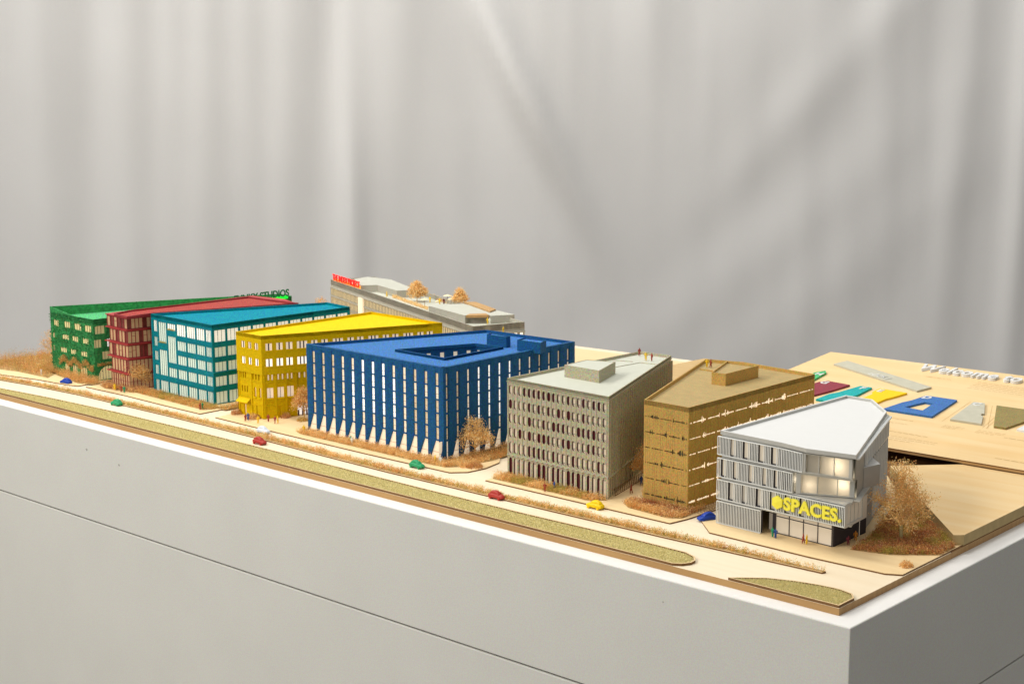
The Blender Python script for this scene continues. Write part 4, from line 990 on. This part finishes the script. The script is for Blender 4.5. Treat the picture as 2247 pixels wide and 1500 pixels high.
ri = scaled_in(roofp, .0030); mb = MB(); mb.prism(roofp, .1336, .1372, 0, 1, hole=ri); mb.build('parapet', [WHITEL, SILV], S_)

# ------------------------------------------------------------ long stone grey building at the back
H_ = empty('hotel_building', (-1.53, .84, ZP), 'long stone grey building model at the back with roof garden and red lit sign', 'model building')
ZH = .1305
A_, Bb, Cc_ = Vector(a2(725.6, 613, ZH)), Vector(a2(1037.5, 715.6, ZH)), Vector(a2(1151, 706, ZH)); Dd = A_+(Cc_-Bb)
HP = [tuple(A_), tuple(Bb), tuple(Cc_), tuple(Dd)]
FF = Fac(HP[0], HP[1]); FR = Fac(HP[1], HP[2]); FB = Fac(HP[2], HP[3]); FL = Fac(HP[3], HP[0])
wall = MB(); hrows = [(.0955, .1105), (.0760, .0900), (.0560, .0700), (.0360, .0500), (.0140, .0300)]
hc = []
n = 92; du = FF.L/n
for i in range(n):
    if i in (22, 23, 24, 67, 68, 69): continue
    hc.append((du*(i+.12), du*(i+.88)))
FF.wall(wall, ZP, ZH, rows_holes(hc, hrows), .001)
hcr = [(FR.L*(k+.2)/9, FR.L*(k+.85)/9) for k in range(9)]
FR.wall(wall, ZP, ZH, rows_holes(hcr, hrows), .004); FB.wall(wall, ZP, ZH); FL.wall(wall, ZP, ZH)
wall.build('wall', HOT, H_)
cnt = 0; restw = MB()
cand = [(FF, (c[0], c[1], r[0], r[1])) for r in hrows[:1] for c in hc]+[(FR, (c[0], c[1], hrows[0][0], hrows[0][1])) for c in hcr]+[(FF, (c[0], c[1], r[0], r[1])) for r in hrows[1:] for c in hc]+[(FR, (c[0], c[1], r[0], r[1])) for r in hrows[1:] for c in hcr]
for i, (F, h) in enumerate(cand):
    mm = W_BLUB if F is FR and h[0] > .03 and i < 110 else W_HOT
    if i < 98: F.pane('window', H_, h, .0009 if F is FF else .0038, [mm, MULL], 0)
    else:
        d = -.0009 if F is FF else -.0038; restw.face([F.P(h[0]-.0003, h[2], d), F.P(h[1]+.0003, h[2], d), F.P(h[1]+.0003, h[3], d), F.P(h[0]-.0003, h[3], d)])
tag(restw.build('far_windows', [W_HOT], H_), kind='stuff')
lg = MB()
lg.obox(FF.P(0, .1118, 0), (FF.u*FF.L).to_3d(), (0, 0, .0022), (FF.n*.0022).to_3d()); lg.obox(FF.P(0, .0915, 0), (FF.u*FF.L).to_3d(), (0, 0, .0030), (FF.n*.0014).to_3d())
lg.obox(FR.P(0, .1118, 0), (FR.u*FR.L).to_3d(), (0, 0, .0022), (FR.n*.0040).to_3d())
lg.build('cornice', HOT, H_)
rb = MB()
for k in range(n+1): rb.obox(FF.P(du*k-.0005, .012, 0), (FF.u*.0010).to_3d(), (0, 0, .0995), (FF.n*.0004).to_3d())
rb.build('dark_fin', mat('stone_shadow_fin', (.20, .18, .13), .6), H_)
for i in (22, 67):
    mb = MB(); mb.obox(FF.P(du*i, ZP, 0), (FF.u*du*3).to_3d(), (0, 0, .1015), (FF.n*.0045).to_3d()); mb.build('lit_stair_tower', W_BLUM, H_)
parapet_roof(H_, HP, ZH, .010, .0022, HOT, GREYR)
zt = ZH+.006; zdk = ZH-.010
mb = MB(); mb.prism([a2(792, 626, zt), a2(828, 625, zt), a2(871, 637.5, zt), a2(895, 636.5, zt), a2(925, 640, zt), a2(858, 613, zt), a2(806, 607, zt), a2(778, 612, zt)], zdk, zt, 0, 1); mb.build('penthouse', [HOTW, HOT], H_)
mb = MB(); mb.prism([a2(941, 671, zt), a2(1020.5, 692, zt), a2(1030, 690, zt), a2(1070, 689, zt), a2(1076, 692.5, zt), a2(1129, 690, zt), a2(1085, 679, zt), a2(1016, 666.5, zt), a2(950, 668, zt)], zdk, zt, 0, 1); mb.build('pavilion', [HOTW, HOT], H_)
mb = MB(); mb.prism([a2(1023, 691.5, zt+.001), a2(1072, 691, zt+.001), a2(1066, 687, zt+.001), a2(1030, 688, zt+.001)], zt-.004, zt+.001); mb.build('canopy', EDGE, H_)
mb = MB(); mb.prism([a2(1018, 665, zt), a2(1075, 686, zt), a2(1088, 681, zt), a2(1044, 665, zt)], zt+.0004, zt+.003); mb.build('timber_deck', EDGE, H_)
# red sign
pa = Vector(at(731, 614.5, ZH)); pb = Vector(at(790, 633, ZH)); pa.z = pb.z = ZH; dv = pb-pa; ang = math.atan2(dv.y, dv.x); nn = Vector((dv.y, -dv.x, 0)).normalized()
sg = MB(); sg.obox(pa-nn*.0006-Vector((0, 0, .002)), dv, nn*-.0008, (0, 0, .0072)); sgo = sg.build('sign_light_strip', LITAMB, H_)
t = text('THE INDEX PROJECT', 'roof_lettering', LITRED, H_, (pa.x, pa.y, ZH+.0015), .0195, ext=.0008, upright=True, rotz=ang, align='LEFT', bold=.02)
A0 = Vector((pa.x, pa.y)); U = Vector((dv.x, dv.y)).normalized(); w_ = max((Vector((v.co.x, v.co.y))-A0).dot(U) for v in t.data.vertices); k_ = dv.length/w_
for v in t.data.vertices:
    q = Vector((v.co.x, v.co.y))-A0; q = q+U*(q.dot(U)*(k_-1)); v.co.x, v.co.y = A0.x+q.x, A0.y+q.y

# ------------------------------------------------------------ trees, bushes
def tree(name, x, y, z, H, crown_r, label, mats, trunk=.3, dens=1., lsz=.0013, squash=1., lean=(0, 0), trunkm=None, tr=.0014, group='model trees', seed=1):
    rnd = random.Random(seed); t = empty(name, (x, y, z), label, 'tree', group)
    mb = MB(); top = Vector((x+lean[0]*H, y+lean[1]*H, z+H*trunk)); mb.tube((x, y, z), top, tr, tr*.7, 8); 
    ctr = Vector((x+lean[0]*H, y+lean[1]*H, z+H*(trunk+1)/2)); ch = H*(1-trunk)/2*1.05
    tips = []; limbs = MB()
    def inside_c(p):
        q = p-ctr; k_ = crown_r*(1-.28*max(-1, min(1, q.z/ch))); return (q.x/k_)**2+(q.y/k_)**2+(q.z/ch)**2
    def grow(p, d, l, r, lev):
        q = p+d*l
        if inside_c(q) > 1.35 and lev > 1: q = p+d*l*.4
        limbs.tube(p, q, r, r*.7, 4 if lev else 5, 0, cap=False)
        if lev >= 4 or l < .002: tips.append(q); return
        for k in range(3 if lev < 3 else 2):
            nd = (d+Vector((rnd.gauss(0, .62), rnd.gauss(0, .62), rnd.gauss(.12, .45)))).normalized(); grow(q, nd, l*rnd.uniform(.68, .88), r*.62, lev+1)
        tips.append(q)
    for k in range(max(4, int(6*dens))):
        a = 2*math.pi*k/6+rnd.random(); d = Vector((math.cos(a)*.75, math.sin(a)*.75, rnd.uniform(.25, 1.3))).normalized()
        grow(Vector((x, y, z+H*trunk*rnd.uniform(.85, 1.05))) + Vector((lean[0]*H, lean[1]*H, 0)), d, crown_r*.42, tr*.5, 0)
    led = top+Vector((0, 0, H*(1-trunk)*.78)); limbs.tube(top, led, tr*.6, tr*.2, 5, 0, cap=False)
    for k in range(int(9*dens)):
        f = .12+.85*k/(9*dens); a = k*2.4; d = Vector((math.cos(a), math.sin(a), .75+f)).normalized(); grow(top.lerp(led, f), d, crown_r*.40*(1-.5*f), tr*.3, 1)
    mb.build('trunk', trunkm or BARK, t); limbs.build('branches', BARK, t)
    lf = MB()
    for q in tips:
        if inside_c(q) > 1.6: continue
        for k in range(int(3.6*dens)):
            c_ = q+Vector((rnd.gauss(0, 1), rnd.gauss(0, 1), rnd.gauss(0, 1)))*.0030; u = Vector((rnd.gauss(0, 1), rnd.gauss(0, 1), rnd.gauss(0, 1))).normalized()*lsz*rnd.uniform(.4, 1); v = u.orthogonal().normalized()*lsz*rnd.uniform(.3, .8)
            lf.face([c_-u, c_+v, c_+u, c_-v], 0 if rnd.random() < .65 else 1)
    lf.build('crown', mats, t); return t
p = at(1976, 1190, ZP); tree('big_tree', p.x, p.y, ZP, .108, .040, 'tallest tree model with orange brown crown on the dark bank beside the silver building', [GOLDL, RUST], .24, 1.45, .0012, trunkm=BARKPALE, tr=.0026, seed=3)
p = at(1042, 1003, ZP); tree('tree', p.x, p.y, ZP, .070, .026, 'golden bare tree in front of the blue building corner beside the bike rack', [GOLDL, GOLDL], .22, 1.3, .0012, seed=5)
p = at(1405, 1062, ZP); tree('tree', p.x, p.y+.01, ZP, .062, .021, 'rust tree standing between the pale grey and bronze buildings', [RUST, GOLDL], .2, 1.1, .0012, seed=6)
p = at(1412, 1035, ZP); tree('tree', p.x, p.y+.045, ZP, .055, .018, 'smaller rust tree further back between the pale grey and bronze buildings', [RUST, MAROONL], .2, 1.0, .0012, seed=7)
p = at(668, 918, ZP); tree('tree', p.x-.0, p.y+.0, ZP, .060, .022, 'rust tree squeezed between the yellow and blue buildings', [RUST, GOLDL], .22, 1.3, .0012, seed=8)
p = at(303, 852, ZP); tree('tree', p.x, p.y, ZP, .046, .024, 'round golden tree in front of the wine red building', [GOLDL, RUST], .35, 1.3, .0012, seed=9, tr=.0018)
p = at(104, 808, ZP); tree('tree', p.x, p.y+.02, ZP, .078, .030, 'bare rust tree at the left end beside the green building', [RUST, RUST], .3, .7, .0012, seed=10, lean=(-.18, 0))
zt = ZH-.010
for px, py, hh, rr2, sd, lb in ((915, 662, .044, .019, 12, 'larger golden tree in the roof garden at the back'), (1010, 672, .040, .014, 13, 'smaller golden tree at the right end of the roof garden')):
    p = at(px, py, zt); tree('roof_tree', p.x, p.y, zt, hh, rr2, lb, [GOLDL, GOLDL], .22, 1.3, .0016, seed=sd, tr=.0010, group='roof garden trees')
p = at(703, 672, .07); tree('tree', p.x, p.y, ZP, .088, .022, 'rust tree peeping over the teal roof before the long grey building', [RUST, RUST], .4, .7, .0014, seed=15)
def bush(px, py, r, h, mats, label, z=ZP, seed=0, zz=None):
    p = at(px, py, z); rnd = random.Random(seed+int(px)); mb = MB()
    for k in range(int(90*(r/.008)**1.5)):
        a = rnd.uniform(0, 6.28); q = rnd.random()**.5*r; tuft(mb, p.x+math.cos(a)*q, p.y+math.sin(a)*q, z, h*math.sqrt(max(.05, 1-(q/r)**2))*rnd.uniform(.6, 1.1), rnd, rnd.randrange(len(mats)), 7, .45, .0012)
    o = mb.build('bush', mats, None, loc=(p.x, p.y, z)); return tag(o, label, 'bush', 'low bushes along the pavement')
bush(519, 908, .010, .011, [MAROONL, RUST], 'maroon bush at the left corner of the yellow building')
bush(556, 918, .012, .010, [MAROONL, GOLDL], 'brown bush in front of the yellow building, behind the yellow figure')
bush(627, 916, .009, .012, [MAROONL, RUST], 'round maroon bush by the yellow building door')
bush(664, 923, .010, .008, [RUST, OLIVEL], 'low rust bush between the yellow and blue buildings')
bush(1022, 1024, .0085, .009, [GOLDL, RUST], 'golden bush left of a dark bush at the rounded pavement corner')
bush(1042, 1025, .0125, .012, [MAROONL, RUST], 'dark maroon bush at the rounded pavement corner by the blue building')
bush(1988, 1242, .0085, .0090, [GOLDL, RUST], 'small lone golden bush near the right edge of the board')
bush(243, 850, .010, .010, [RUST, GOLDL], 'rust bush between the green and wine red buildings')
bush(1390, 1100, .008, .009, [MAROONL, RUST], 'rust bush at the left corner of the bronze planting')
bush(1414, 1088, .004, .020, [GOLDL, OLIVEL], 'tall slim golden shrub against the bronze building')
bush(232, 800, .012, .012, [OLIVEL, RUST], 'olive bush before the arched window of the green building')
# roof garden planting and parasols
mb = MB(); rnd = random.Random(2)
for (x0, y0, x1, y1, n) in ((862, 652, 940, 680, 260), (960, 660, 1030, 673, 200), (950, 652, 968, 660, 80)):
    for k in range(n):
        t_ = rnd.random(); p = at(x0+(x1-x0)*t_+rnd.uniform(-2, 2), y0+(y1-y0)*t_+rnd.uniform(-2, 2), zt); tuft(mb, p.x, p.y, zt, .008*rnd.uniform(.5, 1), rnd, 0 if x0 < 900 else 1, 6, .5, .0016)
tag(mb.build('roof_planting', [GOLDL, RUST]), 'orange and brown planting lining the roof garden', 'plants', kind='stuff')
CREAM = mat('cream_card', (.78, .66, .42), .6)
def parasol(px, py, r, h, label):
    p = at(px, py, zt); t = empty('parasol', (p.x, p.y, zt), label, 'parasol', 'cream parasols in the roof garden')
    mb = MB(); mb.tube(p, p+Vector((0, 0, h)), .0006, .0005, 6); mb.build('pole', BURNT, t)
    mb = MB(); n = 16
    for k in range(n):
        a, b = 2*math.pi*k/n, 2*math.pi*(k+1)/n; A = p+Vector((math.cos(a)*r, math.sin(a)*r, h-.001)); B = p+Vector((math.cos(b)*r, math.sin(b)*r, h-.001))
        mb.face([A, B, p+Vector((0, 0, h+.0022))]); mb.face([B, A, p+Vector((0, 0, h-.0006))])
    mb.build('canopy', CREAM, t)
    mb = MB(); mb.tube(p, p+Vector((0, 0, .0022)), .0045, .0045, 12); mb.build('round_bench', CREAM, t)
parasol(932, 674, .0090, .0175, 'cream parasol nearest the roof edge with a thin brown pole')
parasol(982, 665, .0100, .0170, 'cream parasol left of the smaller roof garden tree, the rear one')
parasol(990, 671, .0080, .0150, 'cream parasol in front of the rear one beside the smaller roof tree')
parasol(960, 663, .0050, .003, 'low round cream seat canopy in the middle of the roof garden')

# ------------------------------------------------------------ bike racks
def rack(p0, p1, n, label, h=.0085):
    t = empty('bike_rack', (p0[0], p0[1], ZP), label, 'bike rack', 'bike racks beside the buildings'); P0, P1 = Vector(p0), Vector(p1); d = (P1-P0)/n
    nrm = Vector((-d.y, d.x)).normalized()*.006
    for i in range(n+1):
        b = P0+d*i; mb = MB(); a0 = (b.x, b.y, ZP); a1 = (b.x, b.y, ZP+h); b1 = (b.x+nrm.x, b.y+nrm.y, ZP+h); b0 = (b.x+nrm.x, b.y+nrm.y, ZP)
        for q, r_ in ((a0, a1), (a1, b1), (b1, b0), (b0, a0)): mb.tube(q, r_, .00035, .00035, 4)
        mb.build('hoop', BURNT, t)
    mb = MB(); mb.tube((P0.x, P0.y, ZP+.0005), (P1.x, P1.y, ZP+.0005), .0004, .0004, 4); mb.build('rail', BURNT, t)
rack(a2(1350, 1088, ZP), a2(1420, 1046, ZP), 18, 'dark row of bike hoops along the side of the pale grey building')
rack(a2(1540, 1128, ZP), a2(1585, 1108, ZP), 8, 'dark row of bike hoops between the bronze and silver buildings', .007)
rack(a2(1062, 1000, ZP), a2(1118, 986, ZP), 12, 'dark row of bike hoops beside the blue building', .007)

# ------------------------------------------------------------ cars
def make_car():
    """one car mesh set in local space, length along x"""
    prof = [(-.0128, .0022, .0040, .0038), (-.0122, .0014, .0052, .0048), (-.0105, .0012, .0058, .0053), (-.0070, .0012, .0062, .0055), (-.002, .0012, .0063, .0056), (.0040, .0012, .0061, .0056), (.0085, .0012, .0055, .0054), (.0112, .0013, .0048, .0050), (.0124, .0016, .0040, .0044), (.0129, .0022, .0034, .0036)]
    body = MB()
    def sect(x, zb, zt_, hw): return [(x, -hw*.9, zb), (x, -hw, zb+(zt_-zb)*.35), (x, -hw*.97, zb+(zt_-zb)*.7), (x, -hw*.80, zt_), (x, 0, zt_+.0003), (x, hw*.80, zt_), (x, hw*.97, zb+(zt_-zb)*.7), (x, hw, zb+(zt_-zb)*.35), (x, hw*.9, zb)]
    S = [sect(*p) for p in prof]
    for i in range(len(S)-1):
        for j in range(9): body.face([S[i][j], S[i+1][j], S[i+1][(j+1) % 9], S[i][(j+1) % 9]][::-1])
    body.face(S[0]); body.face(S[-1][::-1])
    cab = MB(); cp = [(-.0105, .0056, .0060, .0044), (-.0085, .0056, .0082, .0042), (-.0055, .0056, .0094, .0040), (-.0010, .0056, .0097, .0040), (.0025, .0056, .0090, .0040), (.0055, .0056, .0070, .0043), (.0068, .0056, .0060, .0045)]
    S = [[(x, -hw, zb), (x, -hw*.92, (zb+zt_)/2), (x, -hw*.76, zt_), (x, hw*.76, zt_), (x, hw*.92, (zb+zt_)/2), (x, hw, zb)] for x, zb, zt_, hw in cp]
    for i in range(len(S)-1):
        for j in range(5): cab.face([S[i][j], S[i][j+1], S[i+1][j+1], S[i+1][j]])
    cab.face(S[0][::-1]); cab.face(S[-1])
    return body, cab
cb, cc_ = make_car(); carmesh = {}
wheel = MB(); wheel.tube((0, -.0009, 0), (0, .0009, 0), .0020, .0020, 14); rim = MB(); rim.tube((0, -.00105, 0), (0, .00105, 0), .0011, .0011, 10)
CM = {'red': mat('car_red', (.40, .035, .025), .45, var=.05, bump=.4), 'green': mat('car_green', (.02, .30, .12), .45, var=.05, bump=.4), 'blue': mat('car_blue', (.01, .05, .36), .4, var=.05, bump=.4), 'yellow': mat('car_yellow', (.85, .58, .0), .45, var=.03), 'white': mat('car_pale', (.66, .72, .80), .4, var=.03)}
# soft, cast-resin looking bodies
def softmesh(mb, name):
    o = mb.build(name, CM['red']); wd = o.modifiers.new('w', 'WELD'); wd.merge_threshold = 1e-5; sb = o.modifiers.new('s', 'SUBSURF'); sb.levels = 2
    me = bpy.data.meshes.new_from_object(o.evaluated_get(bpy.context.evaluated_depsgraph_get())); bpy.data.objects.remove(o); me.polygons.foreach_set('use_smooth', [True]*len(me.polygons)); return me
bpy.context.view_layer.update()
bme, cme, wme, rme = softmesh(cb, 'body'), softmesh(cc_, 'cabin'), None, None
tmp = wheel.build('wheel', CM['red']); wme = tmp.data; bpy.data.objects.remove(tmp); tmp = rim.build('rim', CM['red']); rme = tmp.data; bpy.data.objects.remove(tmp)
def car(px, py, rot, colr, label):
    p = at(px, py, Z0); t = empty('car', (p.x, p.y, Z0+.0001), label, 'car', 'small model cars on the road'); t.rotation_euler = (0, 0, rot); m = CM[colr]
    def add(me, nm, par, loc=(0, 0, 0)):
        o = bpy.data.objects.new(nm, me); C.objects.link(o); o.parent = par; o.location = loc
        o.material_slots[0].link = 'OBJECT'; o.material_slots[0].material = m; return o
    t.scale = (1.05, 1.05, 1.3); add(bme, 'body', t); add(cme, 'cabin', t)
    for x in (-.0078, .0080):
        for y in (-.0048, .0048):
            wv = add(wme, 'wheel', t, (x, y, .0020)); add(rme, 'rim', wv)
car(145, 842, math.pi+.15, 'blue', 'blue car half hidden behind the planted median at the far left')
car(256, 889, math.pi+.0, 'green', 'green car in the near lane in front of the teal building')
car(578, 950, 0.0, 'white', 'pale bluish white car behind the median by the yellow building')
car(570, 974, 0, 'red', 'red car in the near lane before the yellow building')
car(915, 1026, 0.0, 'green', 'green car in the far lane before the blue building')
car(1090, 1094, 0, 'red', 'red car in the near lane before the pale grey building')
car(1306, 1115, math.pi, 'yellow', 'bright yellow car in the far lane before the pale grey building')
car(1551, 1142, math.radians(246), 'blue', 'blue car in the side street beside the silver slatted building')

# ------------------------------------------------------------ people
def person_mesh(pose):
    vs = {'pel': (0, 0, .0062), 'chest': (0, .0001, .0088), 'neck': (0, .0001, .0102), 'head': (0, -.0001, .0112), 'top': (0, -.0001, .0122)}
    k = {0: .0009, 1: .0018, 2: .0004}[pose]
    vs.update({'kl': (.0007, -k*.5, .0033), 'fl': (.0007, -k*.5+.0002+(-.0004 if pose == 1 else 0), .0003), 'kr': (-.0007, k*.5, .0033), 'fr': (-.0007, k*.5+(.0008 if pose == 1 else 0), .0003),
               'sl': (.0016, 0, .0098), 'el': (.0020, .0002, .0078), 'hl': (.0018, -.0010 if pose != 2 else .0002, .0062), 'sr': (-.0016, 0, .0098), 'er': (-.0020, .0004, .0078), 'hr': (-.0019, .0002 if pose != 1 else -.0012, .0062)})
    ed = [('pel', 'chest'), ('chest', 'neck'), ('neck', 'head'), ('head', 'top'), ('pel', 'kl'), ('kl', 'fl'), ('pel', 'kr'), ('kr', 'fr'), ('chest', 'sl'), ('sl', 'el'), ('el', 'hl'), ('chest', 'sr'), ('sr', 'er'), ('er', 'hr')]
    rad = dict(pel=.0011, chest=.0013, neck=.0005, head=.0008, top=.0006, kl=.0007, kr=.0007, fl=.0005, fr=.0005, sl=.0006, sr=.0006, el=.0005, er=.0005, hl=.0004, hr=.0004)
    names = list(vs); S = 100.0   # grown at 100x then shrunk, for a stable skin
    me = bpy.data.meshes.new('person'); me.from_pydata([tuple(c*S for c in vs[n_]) for n_ in names], [(names.index(a), names.index(b)) for a, b in ed], [])
    o = bpy.data.objects.new('p', me); C.objects.link(o); sk = o.modifiers.new('sk', 'SKIN')
    for i, n_ in enumerate(names): me.skin_vertices[0].data[i].radius = (rad[n_]*S, rad[n_]*S*.85); me.skin_vertices[0].data[i].use_root = (n_ == 'pel')
    ss = o.modifiers.new('ss', 'SUBSURF'); ss.levels = 1; bpy.context.view_layer.update()
    m2 = bpy.data.meshes.new_from_object(o.evaluated_get(bpy.context.evaluated_depsgraph_get())); bpy.data.objects.remove(o)
    for v in m2.vertices: v.co /= S
    m2.polygons.foreach_set('use_smooth', [True]*len(m2.polygons)); m2.materials.clear(); m2.materials.append(CM['red']); return m2
pm = [person_mesh(k) for k in range(3)]
PM = {'red': mat('figure_red', (.33, .05, .03), .5), 'yellow': mat('figure_yellow', (.85, .55, .02), .5), 'blue': mat('figure_blue', (.02, .07, .28), .5), 'green': mat('figure_green', (.02, .28, .14), .5), 'maroon': mat('figure_maroon', (.12, .015, .025), .5), 'orange': mat('figure_orange', (.62, .25, .03), .5), 'white': mat('figure_white', (.75, .76, .70), .5)}
folk = [(538.8, 924, 'red', 'red figure left of a blue one before the yellow building', ZP), (544.5, 922, 'blue', 'blue figure right of a red one before the yellow building', ZP), (566.5, 929, 'yellow', 'yellow figure alone by the kerb before the yellow building', ZP), (589, 925, 'red', 'red figure near the yellow building corner, alone', ZP),
        (603.6, 929, 'red', 'red figure beside a yellow one right of the yellow building corner', ZP), (610, 928.7, 'yellow', 'yellow figure beside a red one right of the yellow building corner', ZP), (667, 949, 'yellow', 'yellow figure at the left end of the blue building planting', ZP), (770, 973, 'green', 'green figure in front of the blue building planting', ZP), (772.5, 976, 'white', 'pale figure next to a green one in front of the blue building', ZP),
        (955, 1016, 'yellow', 'yellow figure at the corner of the blue building', ZP), (967, 1019, 'white', 'pale slim figure at the corner of the blue building', ZP), (1195.5, 1078.7, 'red', 'red figure on the pavement before the pale grey building', ZP), (1216.5, 1075, 'blue', 'blue figure on the pavement before the pale grey building', ZP),
        (1384.8, 1082, 'red', 'red figure in the passage between pale grey and bronze buildings', ZP), (1407, 1064, 'blue', 'blue figure deeper in the passage beside the bronze building', ZP), (1403, 781, 'red', 'red figure at the back edge of the pale grey roof', ZT-.0045), (1417, 791, 'yellow', 'yellow figure on the pale grey roof terrace', ZT-.0045), (1430, 792.5, 'red', 'red figure on the pale grey roof terrace right of the yellow one', ZT-.0045),
        (1551, 806, 'yellow', 'yellow figure on the bronze roof terrace', ZB-.005), (1559.6, 806, 'red', 'red figure on the bronze roof terrace', ZB-.005), (1695, 1178, 'green', 'green figure at the dark pillar of the silver building', ZP), (1701.6, 1181, 'blue', 'blue figure at the dark pillar of the silver building', ZP),
        (1762.4, 1192, 'red', 'red figure before the shopfront under the yellow sign', ZP), (1770, 1194, 'yellow', 'yellow figure before the shopfront under the yellow sign', ZP), (1861, 1197, 'maroon', 'dark maroon figure under the sign box corner', ZP), (1877, 1186, 'orange', 'orange figure by the porch of the silver building', ZP),
        (439.5, 899, 'red', 'red figure before the teal building corner', ZP), (444.5, 898, 'green', 'green figure before the teal building corner', ZP), (252, 856, 'yellow', 'yellow figure before the wine red building', ZP), (266, 860, 'red', 'red figure before the wine red building', ZP), (273, 862, 'green', 'green figure before the wine red building', ZP),
        (849, 652, 'yellow', 'yellow figure beside the roof penthouse at the back', ZH-.01), (943.5, 664, 'yellow', 'yellow figure by the parasol nearest the roof edge', ZH-.01), (965, 668, 'yellow', 'yellow figure left of a maroon one in the roof garden', ZH-.01), (974, 668, 'maroon', 'maroon figure in the middle of the roof garden', ZH-.01),
        (1070, 712, 'yellow', 'yellow figure under the canopy at the right end of the roof garden', ZH-.01), (1074.5, 712, 'white', 'pale figure under the canopy at the right end of the roof garden', ZH-.01), (1124, 706, 'blue', 'blue figure at the right end of the roof garden', ZH-.01), (1104.5, 733, 'yellow', 'yellow figure on the blue roof behind the stair box', ZT-.005)]
for i, (px, py, colr, lb, z) in enumerate(folk):
    p = at(px, py, z); o = bpy.data.objects.new('person', pm[i % 3]); C.objects.link(o); o.location = (p.x, p.y, z); o.rotation_euler = (0, 0, R.uniform(0, 6.28))
    o.scale = (1.25, 1.25, 1.12); o.material_slots[0].link = 'OBJECT'; o.material_slots[0].material = PM[colr]
    tag(o, lb, 'person', 'small one coloured figures')
p = at(91, 822, ZP); mb = MB(); mb.box(p.x-.002, p.x+.002, p.y-.0006, p.y+.0006, ZP, ZP+.011); tag(mb.build('post_sign', WHITEL, loc=(p.x, p.y, ZP)), 'small white upright post on the far left pavement', 'post')
# small specks on the plinth front
